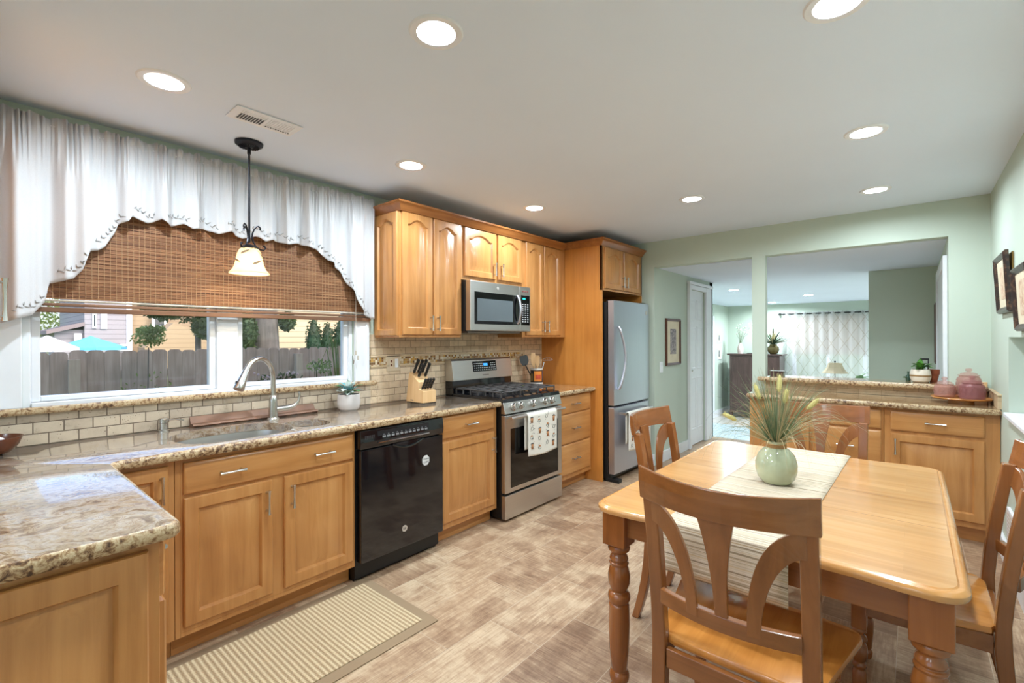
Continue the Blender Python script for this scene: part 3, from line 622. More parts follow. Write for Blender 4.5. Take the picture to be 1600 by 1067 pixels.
# ------------------------------------------------------------------ upper cabinets
t = thing('wall_cabinet', 'maple wall cabinet left of the microwave, two tall arched doors', 'cabinet', (.16, 2.25, 1.397), group='maple wall cabinets')
def upper(t, y0, y1, z0, z1, doors, body=.31, hd=None):
    mk(B(.002, body, y0, y1, z0, z1), 'body', maple, t, bevel=.0015)
    fn = lambda a, d, z: (body + d, a, z)
    for a0, a1, zz0, zz1, ha, hz in doors:
        p = mk(panel_front(fn, a0, a1, zz0, zz1, fr=.052, arch=.038), 'door', maple, t, smooth=True)
        mk(pull(fn, ha, hz, .019, .11), 'handle', nickel, p, smooth=True)
upper(t, 1.965, 2.545, 1.397, 2.29, [(1.98, 2.25, 1.415, 2.278, 2.225, 1.50), (2.262, 2.536, 1.415, 2.278, 2.29, 1.50)])
mk(panel_front(lambda a, d, z: (a, 1.965 - d, z), .03, .30, 1.41, 2.275, t=.018, fr=.045, arch=.035), 'end_panel', maple, t, smooth=True)
t = thing('wall_cabinet', 'short maple wall cabinet directly above the microwave', 'cabinet', (.16, 2.925, 1.85), group='maple wall cabinets')
upper(t, 2.547, 3.303, 1.853, 2.29, [(2.577, 2.942, 1.885, 2.272, 2.91, 1.965), (2.967, 3.29, 1.885, 2.272, 3.0, 1.965)])
t = thing('wall_cabinet', 'maple wall cabinet right of the microwave beside the tall panel', 'cabinet', (.16, 3.65, 1.397), group='maple wall cabinets')
upper(t, 3.305, 3.996, 1.397, 2.29, [(3.353, 3.618, 1.415, 2.272, 3.59, 1.50), (3.63, 3.90, 1.415, 2.272, 3.66, 1.50)])
# crown: profile swept along a path (outward direction of each segment)
def crown(path, z0=2.275, z1=2.335):
    prof = [(-.002, z0), (.006, z0), (.010, z0 + .008), (.020, z0 + .014), (.030, z0 + .03), (.044, z0 + .044), (.052, z0 + .048), (.054, z1), (-.002, z1)]
    n = len(path); lp = []
    for i, p in enumerate(path):
        p = Vector(p); es = []
        if i > 0: es.append((p - Vector(path[i - 1])).normalized())
        if i < n - 1: es.append((Vector(path[i + 1]) - p).normalized())
        ns = [Vector((e.y, -e.x)) for e in es]; b_ = sum(ns, Vector((0, 0))); b_ = b_ / b_.dot(ns[0])
        lp.append([(p.x + b_.x * d, p.y + b_.y * d, z) for d, z in prof])
    return MB().loops(lp)
# path direction chosen so that outward = right-hand side
mk(crown([(.002, 1.965), (.33, 1.965), (.33, 3.945)]), 'crown_moulding', crownw, None, 'stained crown moulding along the wall cabinets near the ceiling', 'moulding', smooth=True)
# tall fridge enclosure
t = thing('fridge_enclosure', 'tall maple enclosure around the refrigerator with two arched doors on top', 'cabinet', (.37, 4.44, 0))
mk(B(.002, .735, 4.0, 4.02, 0, 2.30), 'side_panel', panelw, t, bevel=.001)
mk(B(.002, .735, 4.86, 4.88, 0, 2.30), 'side_panel', panelw, t, bevel=.001)
mk(MB().box(.002, .716, 4.02, 4.86, 1.852, 2.30), 'body', maple, t)
mk(B(.716, .735, 4.0, 4.88, 1.852, 2.30), 'face_frame', maple, t)
fn = lambda a, d, z: (.735 + d, a, z)
for a0, a1, ha in ((4.045, 4.41, 4.385), (4.435, 4.815, 4.465)):
    p = mk(panel_front(fn, a0, a1, 1.872, 2.272, fr=.055, arch=.038), 'door', maple, t, smooth=True)
    mk(pull(fn, ha, 1.955, .019, .11), 'handle', nickel, p, smooth=True)
mk(crown([(.31, 4.0), (.735, 4.0), (.735, 4.90)], 2.285, 2.35), 'crown', crownw, t, smooth=True)

# upper cabinet at the very left edge (only its handle reaches the picture)
t = thing('wall_cabinet', 'wall cabinet at the left edge of the picture, only its brushed pull visible', 'cabinet', (.43, -.12, 1.397))
mk(B(.002, .86, -.28, .0385, 1.397, 2.29), 'body', maple, t, bevel=.0015)
fe = lambda a, d, z: (a, .0385 + d, z)
p = mk(panel_front(fe, .44, .855, 1.415, 2.278, fr=.052, arch=.038), 'door', maple, t, smooth=True)
mk(pull(fe, .825, 1.515, .019, .135), 'handle', nickel, p, smooth=True)
p = mk(panel_front(fe, .01, .43, 1.415, 2.278, fr=.052, arch=.038), 'door', maple, t, smooth=True)

# ------------------------------------------------------------------ dishwasher
t = thing('dishwasher', 'black built-in dishwasher between sink cabinet and base cabinet', 'dishwasher', (.33, 1.75, 0))
mk(B(.05, .60, 1.442, 2.058, .02, .872), 'body', blackm, t)
mk(MB().box(.60, .652, 1.452, 2.056, .118, .755), 'door', blackg, t, bevel=.004)
m = MB(); m.loops([[(x, y, z) for x, z in ((.60, .762), (.652, .762), (.660, .80), (.650, .866), (.60, .872))] for y in (1.447, 2.058)])
cp = mk(m, 'control_panel', blackg, t, bevel=.003)
m = MB(); m.loops([[(.6575, y, .783), (.660, y, .79), (.6535, y, .852), (.651, y, .852)] for y in (1.56, 1.935)])
fr_ = mk(m, 'button_panel', plain('charcoal_button_panel', rgb(34, 34, 38), .3), cp)
m = MB()
for i in range(11):
    y = 1.59 + i * .031
    m.box(.656, .661, y, y + .020, .812, .822); m.box(.655, .6605, y + .006, y + .014, .828, .831)
mk(m, 'buttons', plain('pale_button_print', rgb(150, 152, 156), .4), fr_)
mk(B(.655, .6625, 1.56, 1.935, .783, .789), 'chrome_strip', chrome, fr_)
m = MB()
for r_ in range(3):
    for i in range(6): m.box(.6545, .6575, 1.475 + i * .011, 1.482 + i * .011, .815 + r_ * .008, .819 + r_ * .008)
mk(m, 'vent_slots', plain('vent_grey', rgb(70, 70, 74), .5), cp)
m = MB(); m.tube([(.652, 1.66 + .23 * i / 12, .755 - .028 * math.sin(PI * i / 12)) for i in range(13)], .008)
m.loops([[(.6525, y, .76), (.6525, y, .76 - .032 * math.sin(PI * (y - 1.66) / .23 + 1e-6) - .001)] for y in [1.66 + .23 * i / 12 for i in range(13)]], False, False, False)
mk(m, 'handle', blackg, t, smooth=True)
mk(B(.50, .575, 1.447, 2.058, .0, .115), 'kick_plate', blackm, t)
badge = plain('silver_badge', rgb(206, 200, 192), .35, .4)
m = MB().lathe([(.019, .652), (.019, .654), (.016, .6542), (.0155, .6532), (.001, .6532)], (0, 1.748, .231), 28, 0)
bd = mk(m, 'logo_badge', badge, t, smooth=True)
inkd = plain('dark_print', rgb(50, 48, 50), .6)
textmesh('logo_letters', 'GE', .018, inkd, bd, (.6545, 1.748, .231), RX)
m = MB().loops([[(x, 1.913 + .030 * math.cos(PI / 8 + PI / 4 * i), .613 + .034 * math.sin(PI / 8 + PI / 4 * i)) for i in range(8)] for x in (.652, .6532)])
sg = mk(m, 'clean_sign', plain('white_magnet', rgb(226, 226, 226), .5), t, label='white octagonal clean and dirty magnet')
textmesh('sign_letters', 'CLEAN', .015, inkd, sg, (.6535, 1.913, .622), (PI / 2, 0, PI / 2))
textmesh('sign_letters', 'DIRTY', .015, inkd, sg, (.6535, 1.913, .603), (PI / 2, PI, PI / 2))

# ------------------------------------------------------------------ range
t = thing('gas_range', 'stainless gas range with black cooktop and five knobs', 'stove', (.36, 3.01, 0))
y0, y1 = 2.64, 3.385
mk(B(.02, .645, y0, y1, .02, .895), 'body', blackm, t, bevel=.002)
dw = mk(B(.645, .688, y0, y1, .215, .805), 'oven_door', steel, t, bevel=.006)
mk(B(.687, .690, 2.70, 3.325, .25, .70), 'door_window', glassdk, dw, bevel=.001)
m = MB().tube([(.735, y0 + .02, .788), (.738, 3.01, .79), (.735, y1 - .02, .788)], .012, 12)
for y in (y0 + .035, y1 - .035): m.box(.686, .735, y - .012, y + .012, .778, .798)
mk(m, 'handle', steel, dw, smooth=True, bevel=.003)
mk(B(.645, .690, y0, y1, .02, .20), 'bottom_drawer', steel, t, bevel=.006)
m = MB(); m.loops([[(.645, y, .815), (.690, y, .815), (.668, y, .90), (.645, y, .90)] for y in (y0, y1)])
cp = mk(m, 'knob_panel', steel, t, bevel=.004)
kt = Vector((.0875, 0, .0225)).normalized()
for y in (2.745, 2.835, 2.99, 3.15, 3.245):
    m = MB(); base = Vector((.678, y, .862)); ax = Vector((math.cos(.25), 0, math.sin(.25))); bx = Vector((0, 1, 0)); cx_ = ax.cross(bx)
    lp = [[base + ax * d + (bx * math.cos(2 * PI * j / 20) + cx_ * math.sin(2 * PI * j / 20)) * r for j in range(20)] for r, d in ((.031, 0), (.031, .006), (.025, .008), (.024, .034), (.021, .038))]
    m.loops(lp); k_ = mk(m, 'knob', nickel, cp, smooth=True)
    g = MB(); lp = [[base + ax * d + bx * s * .004 + cx_ * q for s, q in ((-1, -.02), (1, -.02), (1, .02), (-1, .02))] for d in (.036, .045)]
    g.loops(lp); mk(g, 'grip', nickel, k_, bevel=.002)
m = MB(); m.loops([[(.08, y, .895), (.668, y, .895), (.662, y, .928), (.60, y, .938), (.10, y, .93)] for y in (y0, y1)])
ck = mk(m, 'cooktop', blackg, t, bevel=.004)
for bx_, by_ in ((.23, 2.80), (.50, 2.80), (.365, 3.01), (.23, 3.22), (.50, 3.22)):
    mk(MB().lathe([(.045, .934), (.045, .944), (.03, .946), (.03, .952), (.001, .954)], (bx_, by_, 0), 20), 'burner', iron, ck, smooth=True)
for gy0, gy1 in ((2.665, 2.893), (2.897, 3.123), (3.127, 3.36)):
    m = MB(); zt = .972; gx0, gx1 = .125, .625; r_ = .0065
    def bar(p, q):
        m.tube([p, q], r_, 6)
    for x in (gx0, gx1): bar((x, gy0, zt), (x, gy1, zt))
    for y in (gy0, gy1): bar((gx0, y, zt), (gx1, y, zt))
    ym = (gy0 + gy1) / 2
    bar((gx0, ym, zt), (gx1, ym, zt))
    for i in range(1, 6):
        x = gx0 + (gx1 - gx0) * i / 6; bar((x, gy0, zt), (x, gy1, zt))
    for i in range(7):
        x = gx0 + (gx1 - gx0) * i / 6
        for y in (gy0, gy1): m.tube([(x, y, zt), (x, y + (.012 if y == gy0 else -.012) * 0, .934)], r_, 6)
    mk(m, 'grate', iron, ck, smooth=True)
bgp = mk(MB().loops([[(.02, y, .895), (.115, y, .895), (.105, y, 1.03), (.02, y, 1.20)] for y in (y0, y1)]), 'backguard', blackg, t, bevel=.003)
m = MB(); m.loops([[(.02, y, 1.03), (.125, y, 1.032), (.098, y, 1.198), (.085, y, 1.212), (.02, y, 1.212)] for y in (y0 - .004, y1 + .004)])
fc = mk(m, 'control_panel', steel, bgp, bevel=.004)
def onface(y, z, e=0): return (.125 - (z - 1.032) * (.027 / .166) + e, y, z)
m = MB(); m.loops([[onface(a, b_, e) for a, b_ in ((2.875, 1.098), (3.175, 1.098), (3.175, 1.188), (2.875, 1.188))] for e in (-.002, .0015)])
dp = mk(m, 'display', glassdk, fc)
m = MB(); m.loops([[onface(a, b_, e) for a, b_ in ((3.01, 1.145), (3.06, 1.145), (3.06, 1.168), (3.01, 1.168))] for e in (.001, .003)])
mk(m, 'clock', glow('blue_clock_digits', rgb(60, 150, 230), 1.2), dp)
m = MB()
for r_ in range(4):
    for i in range(12):
        y = 2.89 + i * .0235
        if 2.99 < y < 3.08 and r_ > 1: continue
        z = 1.108 + r_ * .019
        m.loops([[onface(a, b_, e) for a, b_ in ((y, z), (y + .012, z), (y + .012, z + .006), (y, z + .006))] for e in (.001, .0022)])
mk(m, 'buttons', plain('white_print', rgb(210, 210, 210), .5), dp)
m = MB(); m.loops([[onface(a, b_, e) for a, b_ in ((2.985, 1.062), (3.065, 1.062), (3.065, 1.07), (2.985, 1.07))] for e in (-.001, .0012)])
mk(m, 'nameplate', plain('grey_print', rgb(120, 116, 112), .4), fc)

# towels: folded cloth over a rail
def towel(name, label, xr, y0, y1, zr, ztop_back, zbot, parent=None, seed=1, skew=.0):
    rnd = random.Random(seed)
    def path(s):
        # s 0..1: back bottom -> over rail -> front bottom
        Lb = zr - ztop_back; Lf = zr - zbot; tot = Lb + .05 + Lf; q = s * tot
        if q < Lb: return (-.017, ztop_back + q)
        if q < Lb + .05:
            a = PI * (q - Lb) / .05; return (-.017 * math.cos(a), zr + .017 * math.sin(a))
        return (.017 + .002, zr - (q - Lb - .05))
    def fn(u, v):
        dx, z = path(v); y = y0 + (y1 - y0) * u
        dr = max(0, zr - z)
        sgn = 1 if dx > 0 else -1
        return (xr + dx + (sgn if v > .3 else 0) * .004 * math.sin(u * 9 + seed) * min(1, dr * 6) * (1 if dx > 0 else 0), y + skew * dr * (1 if dx > 0 else -.4), z - (.012 * math.sin(PI * u) if v > .97 else 0))
    m = MB(); m.grid(fn, 16, 40)
    m2 = m
    cells = 4; W_ = (y1 - y0) / cells; H_ = (zr - zbot)
    rows = int(H_ / .068)
    for i in range(cells):
        for j in range(rows):
            cy2 = y0 + W_ * (i + .5) + rnd.uniform(-.008, .008); cz = zr - .035 - j * .068 - (i % 2) * .02 + rnd.uniform(-.006, .006)
            if cz < zbot + .03: continue
            dr = zr - cz; X = xr + .021 + .004 * math.sin((cy2 - y0) / (y1 - y0) * 9 + seed) * min(1, dr * 6) + .0015; ys = cy2 + skew * dr
            k = (i + 2 * j) % 3
            P_ = lambda a, b_: (X, ys + a, cz + b_)
            if k == 0:
                m2.mi = 1; m2.add([P_(-.014, .012), P_(.014, .012), P_(.010, -.026), P_(-.010, -.026)], [(0, 1, 2, 3)])
                m2.mi = 2; m2.add([P_(-.017, .013), P_(.017, .013), P_(.014, .021), P_(-.014, .021)], [(0, 1, 2, 3)])
            elif k == 1:
                m2.mi = 1; m2.add([P_(.013 * math.cos(PI * q / 8), .003 + .012 * math.sin(PI * q / 8)) for q in range(9)], [tuple(range(9))])
                m2.mi = 2
                for q in range(10):
                    a, b_ = PI + PI * q / 10, PI + PI * (q + .6) / 10
                    m2.add([P_(.018 * math.cos(a), .018 * math.sin(a)), P_(.018 * math.cos(b_), .018 * math.sin(b_)), P_(.016 * math.cos(b_), .016 * math.sin(b_)), P_(.016 * math.cos(a), .016 * math.sin(a))], [(0, 1, 2, 3)])
            else:
                m2.mi = 2
                for q in range(12):
                    a, b_ = 2 * PI * q / 12, 2 * PI * (q + .55) / 12
                    m2.add([P_(.015 * math.cos(a), .015 * math.sin(a)), P_(.015 * math.cos(b_), .015 * math.sin(b_)), P_(.0135 * math.cos(b_), .0135 * math.sin(b_)), P_(.0135 * math.cos(a), .0135 * math.sin(a))], [(0, 1, 2, 3)])
            for q in range(7):
                a, b_ = rnd.uniform(-.028, .028), rnd.uniform(-.03, .03); w_ = rnd.uniform(.001, .003)
                m2.add([P_(a, b_), P_(a + w_ * 2, b_), P_(a + w_ * 2, b_ + w_), P_(a, b_ + w_)], [(0, 1, 2, 3)])
    t = thing(name, label, 'towel', (xr, (y0 + y1) / 2, zbot))
    mk(m, 'cloth', [towelm, cupbrown, cupdark], t, smooth=True, solid=.003)
towel('dish_towel', 'cream coffee-cup print towel hanging over the oven door handle', .737, 2.83, 3.215, .789, .52, .475, seed=3)

# ------------------------------------------------------------------ microwave
t = thing('microwave', 'stainless over-the-range microwave under the short wall cabinet', 'microwave', (.2, 2.925, 1.44))
mk(B(.002, .355, 2.548, 3.302, 1.445, 1.845), 'body', blackm, t)
m = MB().box(.355, .41, 2.552, 3.15, 1.448, 1.842)
d_ = mk(m, 'door', steel, t, bevel=.005)
mk(B(.408, .4125, 2.597, 3.148, 1.502, 1.757), 'window_surround', glassdk, d_, bevel=.001)
mk(B(.412, .4135, 2.625, 3.055, 1.528, 1.705), 'window_screen', greyscreen, d_)
mk(MB().tube([(.412 + .035 * math.sin(PI * i / 10) ** .6, 3.118 + 0 * i, 1.515 + .24 * i / 10) for i in range(11)], .011, 10), 'handle', steelz, d_, smooth=True)
mk(MB().lathe([(.013, .410), (.013, .413), (.001, .4132)], (0, 2.87, 1.80), 20, 0), 'logo_badge', badge, d_)
cp = mk(B(.355, .41, 3.153, 3.302, 1.448, 1.842), 'control_panel', steel, t, bevel=.005)
kp = mk(B(.408, .4115, 3.17, 3.29, 1.502, 1.765), 'keypad', glassdk, cp, bevel=.001)
mk(B(.411, .4122, 3.19, 3.23, 1.728, 1.742), 'clock', glow('teal_clock_digits', rgb(40, 200, 190), .9), kp)
m = MB()
for j in range(9):
    for i in range(3): m.box(.411, .4122, 3.185 + i * .034, 3.200 + i * .034, 1.53 + j * .019, 1.537 + j * .019)
mk(m, 'buttons', MATS['white_print'], kp)
m = MB()
for i in range(3): m.lathe([(.008, .409), (.008, .4125), (.001, .413)], (0, 3.195 + i * .032, 1.80), 12, 0)
mk(m, 'stickers', plain('dark_red_sticker', rgb(130, 70, 66), .5), cp)
mk(B(.03, .33, 2.60, 3.25, 1.432, 1.446), 'vent_filter', plain('grey_filter', rgb(140, 136, 132), .4, .6), t)

# ------------------------------------------------------------------ refrigerator
t = thing('refrigerator', 'tall stainless bottom-freezer refrigerator inside the maple enclosure', 'refrigerator', (.42, 4.43, 0))
mk(B(.03, .77, 4.045, 4.83, .03, 1.74), 'body', blackm, t, bevel=.003)
def bowed(y0, y1, z0, z1):
    m = MB(); n = 10; lp = []
    for z in (z0, z0 + .004, z1 - .004, z1):
        e = .006 if z in (z0, z1) else 0; l = [(.778, y0, z), ]
        for i in range(n + 1):
            s = i / n; l.append((.838 - e + .012 * math.sin(PI * s), y0 + e + (y1 - y0 - 2 * e) * s, z))
        l.append((.778, y1, z)); lp.append(l)
    return m.loops(lp)
ud = mk(bowed(4.047, 4.828, .735, 1.752), 'upper_door', steelz, t, smooth=True)
ld = mk(bowed(4.047, 4.828, .075, .718), 'freezer_door', steelz, t, smooth=True)
mk(MB().tube([(.852, 4.115, 1.50), (.868, 4.12, 1.47)] + [(.87 + .03 * math.sin(PI * i / 12), 4.12 + .05 * math.sin(PI * i / 12), 1.47 - .55 * i / 12) for i in range(13)] + [(.852, 4.115, .89)], .014, 10, ), 'handle', steelz, ud, smooth=True)
m = MB().tube([(.905, 4.13, .655), (.91, 4.43, .657), (.905, 4.75, .655)], .013, 10)
for y in (4.15, 4.73): m.box(.84, .905, y - .01, y + .01, .645, .665)
mk(m, 'handle', steel, ld, smooth=True)
mk(MB().lathe([(.022, .835), (.022, .846), (.001, .847)], (0, 4.755, 1.655), 20, 0), 'badge', badge, ud, smooth=True)
mk(B(.77, .80, 4.745, 4.835, 1.74, 1.765), 'hinge_cover', blackm, t); mk(B(.76, .79, 4.05, 4.12, 1.74, 1.755), 'hinge_cover', blackm, t)
mk(MB().box(.74, .80, 4.05, 4.83, .03, .07).box(.74, .885, 4.045, 4.115, .0, .035), 'kick_grille', blackm, t, bevel=.004)
towel('dish_towel', 'cream printed towel hanging over the refrigerator freezer handle',   .918, 4.16, 4.64, .656, .36, .30, seed=5)

# ------------------------------------------------------------------ peninsula
FP = lambda a, d, z: (a, 4.40 - d, z)
def pen(name, label, x0, x1, items):
    t = thing(name, label, 'cabinet', ((x0 + x1) / 2, 4.63, 0), group='peninsula base cabinets')
    mk(MB().box(x0, x1, 4.40, 4.87, .10, .875).box(x0, x1, 4.47, 4.87, 0, .10), 'body', maple, t, bevel=.0015)
    mk(B(x0, x1, 4.458, 4.472, .001, .098), 'toe_kick', maple_x, t)
    for it in items:
        if it[0] == 'd':
            _, a0, a1, z0, z1, ha, hz = it
            p = mk(panel_front(FP, a0, a1, z0, z1), 'door', maple, t, smooth=True); mk(pull(FP, ha, hz, .019), 'handle', nickel, p, smooth=True)
        else:
            _, a0, a1, z0, z1, ha = it
            p = mk(slab_front(FP, a0, a1, z0, z1), 'drawer', maple_x, t, smooth=True); mk(pull(FP, ha, (z0 + z1) / 2, .019, .11, False), 'handle', nickel, p, smooth=True)
pen('peninsula_cabinet', 'peninsula cabinet at the left end behind the dried grass vase', 1.945, 2.40, [('w', 2.04, 2.385, .713, .853, 2.21), ('d', 2.04, 2.385, .143, .70, 2.07, .60)])
pen('peninsula_cabinet', 'peninsula drawer cabinet in the middle, behind the far dining chair', 2.402, 2.85, [('w', 2.415, 2.835, .713, .853, 2.62), ('w', 2.415, 2.835, .44, .698, 2.62), ('w', 2.415, 2.835, .143, .425, 2.62)])
pen('peninsula_cabinet', 'peninsula cabinet at the right end, one drawer over one wide door', 2.852, 3.448, [('w', 2.888, 3.375, .713, .853, 3.13), ('d', 2.888, 3.375, .143, .69, 2.915, .60)])
mk(edge_slab(MB(), [(1.925, 4.87), (1.925, 4.37), (1.955, 4.34), (3.45, 4.34), (3.45, 4.87)], .876, .914, .012), 'countertop', [granite_b, gedge], None, 'brown granite countertop on the peninsula cabinets', 'countertop', smooth=True)
mk(edge_slab(MB(), [(1.915, 4.79), (3.43, 4.79), (3.43, 4.883), (3.215, 4.883), (3.215, 5.12), (1.97, 5.12), (1.97, 4.883), (1.915, 4.883)], .988, 1.027, .012), 'bar_ledge', [granite_b, gedge], None, 'raised granite ledge on the tiled half wall', 'ledge', smooth=True)

# ------------------------------------------------------------------ ceiling fittings
def downlight(x, y, z, label, group, on=True, p=LAMP_W):
    t = thing('recessed_light', label, 'ceiling light', (x, y, z), group=group)
    mk(MB().lathe([(.064, z + .004), (.066, z - .004), (.088, z - .006), (.093, z - .001), (.093, z + .003)], (x, y, 0), 36, c0=False, c1=False), 'trim_ring', white, t, smooth=True)
    mk(MB().lathe([(.065, z - .003), (.058, z + .035), (.045, z + .045)], (x, y, 0), 32, c0=False, c1=False), 'reflector', glow('lit_reflector', (1, .97, .93, 1), 1.2) if 'lit_reflector' not in MATS else MATS['lit_reflector'], t, smooth=True)
    mk(MB().lathe([(.046, z + .044), (.001, z + .040)], (x, y, 0), 32, c0=False, c1=False), 'bulb_lens', lens, t, smooth=True)
    ld = bpy.data.lights.new('downlight', 'AREA'); ld.shape = 'DISK'; ld.size = .105; ld.energy = p; ld.color = LAMP_COL
    lo = bpy.data.objects.new('lamp', ld); COL.objects.link(lo); lo.parent = t; lo.location = (0, 0, .008)
for x, y, lb in ((.705, .534, 'recessed light above the sink side, left of the vent and pendant'), (1.772, 1.056, 'large recessed light at top centre of the picture'), (2.834, 1.785, 'recessed light cut by the top edge above the table'),
                 (.711, 1.76, 'recessed light between the pendant and the wall cabinets'), (.708, 2.98, 'recessed light in front of the microwave cabinets'), (2.833, 2.998, 'recessed light above the far end of the table'),
                 (1.75, 3.571, 'recessed light nearest the refrigerator enclosure'), (2.815, 4.218, 'recessed light above the peninsula near the green header'),
                 (1.772, -.9, 'added unseen recessed light behind the camera, near'), (2.834, -1.8, 'added unseen recessed light behind the camera, far right'), (.9, -1.9, 'added unseen recessed light behind the camera, far left')):  # last three lamps are unseen, added to light the kitchen
    downlight(x, y, 2.435, lb, 'kitchen ceiling lights')
for x, y, lb in ((.83, 8.05, 'living room ceiling light left of the wall post'), (1.58, 9.95, 'living room ceiling light above the table lamp'), (.69, 11.48, 'farthest living room ceiling light right of the wall post')):
    downlight(x, y, 2.156, lb, 'living room ceiling lights', p=LAMP_W * 3.2)
for x, y, lb in ((4.3, 8.3, 'added living room fill light hidden behind the grey-green wall, near'), (4.3, 10.8, 'added living room fill light hidden behind the grey-green wall, far')):  # both lamps added out of sight to brighten living room and hall
    downlight(x, y, 2.156, lb, 'living room ceiling lights', p=LAMP_W * 3)
t = thing('ceiling_vent', 'white ceiling air vent beside the pendant light', 'vent', (.65, .947, 2.425))
mk(MB().box(.575, .726, .798, 1.095, 2.428, 2.434), 'frame', white, t, bevel=.003)
m = MB()
for i in range(20):
    y = .83 + i * .012 + (.006 if i > 9 else 0); m.box(.60, .70, y, y + .0022, 2.4255, 2.4285)
mk(m, 'slats', white, t)
m = MB()
for i in range(9): m.box(.605, .665, .834 + i * .012, .841 + i * .012, 2.4262, 2.4279)
for i in range(10): m.box(.605, .612, .961 + i * .012, .966 + i * .012, 2.4262, 2.4279)
mk(m, 'slots', plain('dark_slot', rgb(84, 84, 86), .8), t)

# pendant
px, py = .325, .993
t = thing('pendant_light', 'dark bronze scrolled pendant light with frosted bell shade over the sink', 'pendant light', (px, py, 2.435))
m = MB().lathe([(.001, 2.405), (.022, 2.407), (.05, 2.412), (.060, 2.420), (.066, 2.422), (.068, 2.434), (.02, 2.435)], (px, py, 0), 40)
cnp = mk(m, 'canopy', bronze, t, smooth=True)
m = MB()
for i in range(24):
    a = 2 * PI * i / 24; c_, s_ = math.cos(a), math.sin(a)
    m.tube([(px + .02 * c_, py + .02 * s_, 2.405), (px + .05 * c_, py + .05 * s_, 2.410)], .002, 5)
mk(m, 'flutes', bronze, cnp, smooth=True)
mk(MB().tube([(px, py, 2.41), (px, py, 1.90)], .0055, 10).tube([(px, py, 2.41), (px, py, 2.372)], .009, 10), 'rod', bronze, t, smooth=True)
for k in range(3):
    a = math.radians(-50 + 120 * k); c_, s_ = math.cos(a), math.sin(a); P2 = []
    # scroll: top curl outwards, waist, bottom curl outwards
    for i in range(9):
        q = math.radians(-60 + 210 * (1 - i / 8)); P2.append((.036 + .013 * math.cos(q) - .0, 1.985 + .014 * math.sin(q)))
    P2 = [(.05, 1.972), (.052, 1.983), (.044, 1.993), (.033, 1.990), (.022, 1.973), (.014, 1.950), (.012, 1.93), (.018, 1.905), (.032, 1.882), (.05, 1.868), (.066, 1.866), (.076, 1.876), (.072, 1.889), (.062, 1.887)]
    mk(MB().tube([(px + r * c_, py + r * s_, z) for r, z in P2], .0045, 6), 'scroll_arm', bronze, t, smooth=True)
m = MB(); n = 40
m.loops([[(px + r * (1 + .08 * math.cos(8 * 2 * PI * j / n)) * math.cos(2 * PI * j / n), py + r * (1 + .08 * math.cos(8 * 2 * PI * j / n)) * math.sin(2 * PI * j / n), z) for j in range(n)] for r, z in ((.012, 1.892), (.03, 1.885), (.044, 1.872), (.042, 1.869), (.02, 1.872))])
mk(m, 'shade_cap', bronze, t, smooth=True)
mm, nt, b = newmat('frosted_amber_glass'); b.inputs['Base Color'].default_value = rgb(240, 226, 196); b.inputs['Roughness'].default_value = .35
tl = N(nt, 'ShaderNodeBsdfTranslucent'); tl.inputs[0].default_value = rgb(250, 232, 196); mx = N(nt, 'ShaderNodeMixShader'); mx.inputs[0].default_value = .6; L(nt, b, 0, mx, 1); L(nt, tl, 0, mx, 2); L(nt, mx, 0, nt.nodes['Material Output'], 0)
prof = [(.034, 1.872), (.046, 1.862), (.056, 1.84), (.062, 1.81), (.068, 1.78), (.078, 1.757), (.093, 1.74), (.097, 1.735)]
sh = mk(MB().lathe(prof, (px, py, 0), 40, c0=False, c1=False), 'glass_shade', mm, t, smooth=True, solid=.003)
for az, z, s in ((-40, 1.845, 1), (-75, 1.80, -1), (10, 1.79, 1), (60, 1.83, -1)):
    a = math.radians(az); rr = .057 if z > 1.82 else .068
    m = MB(); l1 = []
    for j in range(10):
        q = 2 * PI * j / 10; da = .022 * math.cos(q) / rr; dz = .006 * math.sin(q) * (1 - .3 * math.cos(q)) + s * .010 * math.cos(q)
        ra = rr + .003 + (-.12 * dz); l1.append((px + ra * math.cos(a + da), py + ra * math.sin(a + da), z + dz))
    m.add(l1, [tuple(range(10))])
    m.tube([(px + (rr + .002 - .1 * k * .004) * math.cos(a + s * k * .18), py + (rr + .002) * math.sin(a + s * k * .18), z + k * .006) for k in range(5)], .0012, 5)
    mk(m, 'leaf_motif', plain('brown_leaf', rgb(120, 104, 84), .6) if 'brown_leaf' not in MATS else MATS['brown_leaf'], sh)
bl = mk(MB().sphere((px, py, 1.80), .024), 'bulb', bulbm, t, smooth=True)
pl_ = bpy.data.lights.new('pendant_lamp', 'POINT'); pl_.energy = 4.5; pl_.color = (1, .85, .62); pl_.shadow_soft_size = .03
po = bpy.data.objects.new('lamp', pl_); COL.objects.link(po); po.parent = t; po.location = (0, 0, 1.765 - 2.435)

# ------------------------------------------------------------------ window dressing
hem = [(0.06, 1.45), (0.10, 1.458), (.139, 1.472), (.197, 1.496), (.24, 1.56), (.253, 1.64), (.30, 1.655), (.33, 1.668), (.36, 1.71), (.374, 1.761), (.386, 1.80), (.42, 1.812), (.443, 1.831), (.483, 1.908), (.495, 1.95), (.527, 1.965), (.54, 1.99),
       (.61, 1.975), (.66, 2.0), (.70, 1.975), (.76, 1.998), (.80, 1.975), (.86, 1.992), (.92, 1.968), (.981, 1.992), (1.05, 1.968), (1.116, 1.99), (1.17, 1.966), (1.225, 1.99), (1.30, 1.968), (1.381, 1.992), (1.44, 1.965),
       (1.485, 1.975), (1.528, 1.937), (1.56, 1.90), (1.594, 1.89), (1.65, 1.85), (1.686, 1.81), (1.71, 1.76), (1.743, 1.715), (1.77, 1.66), (1.792, 1.616), (1.82, 1.575), (1.857, 1.55), (1.895, 1.53), (1.925, 1.53)]
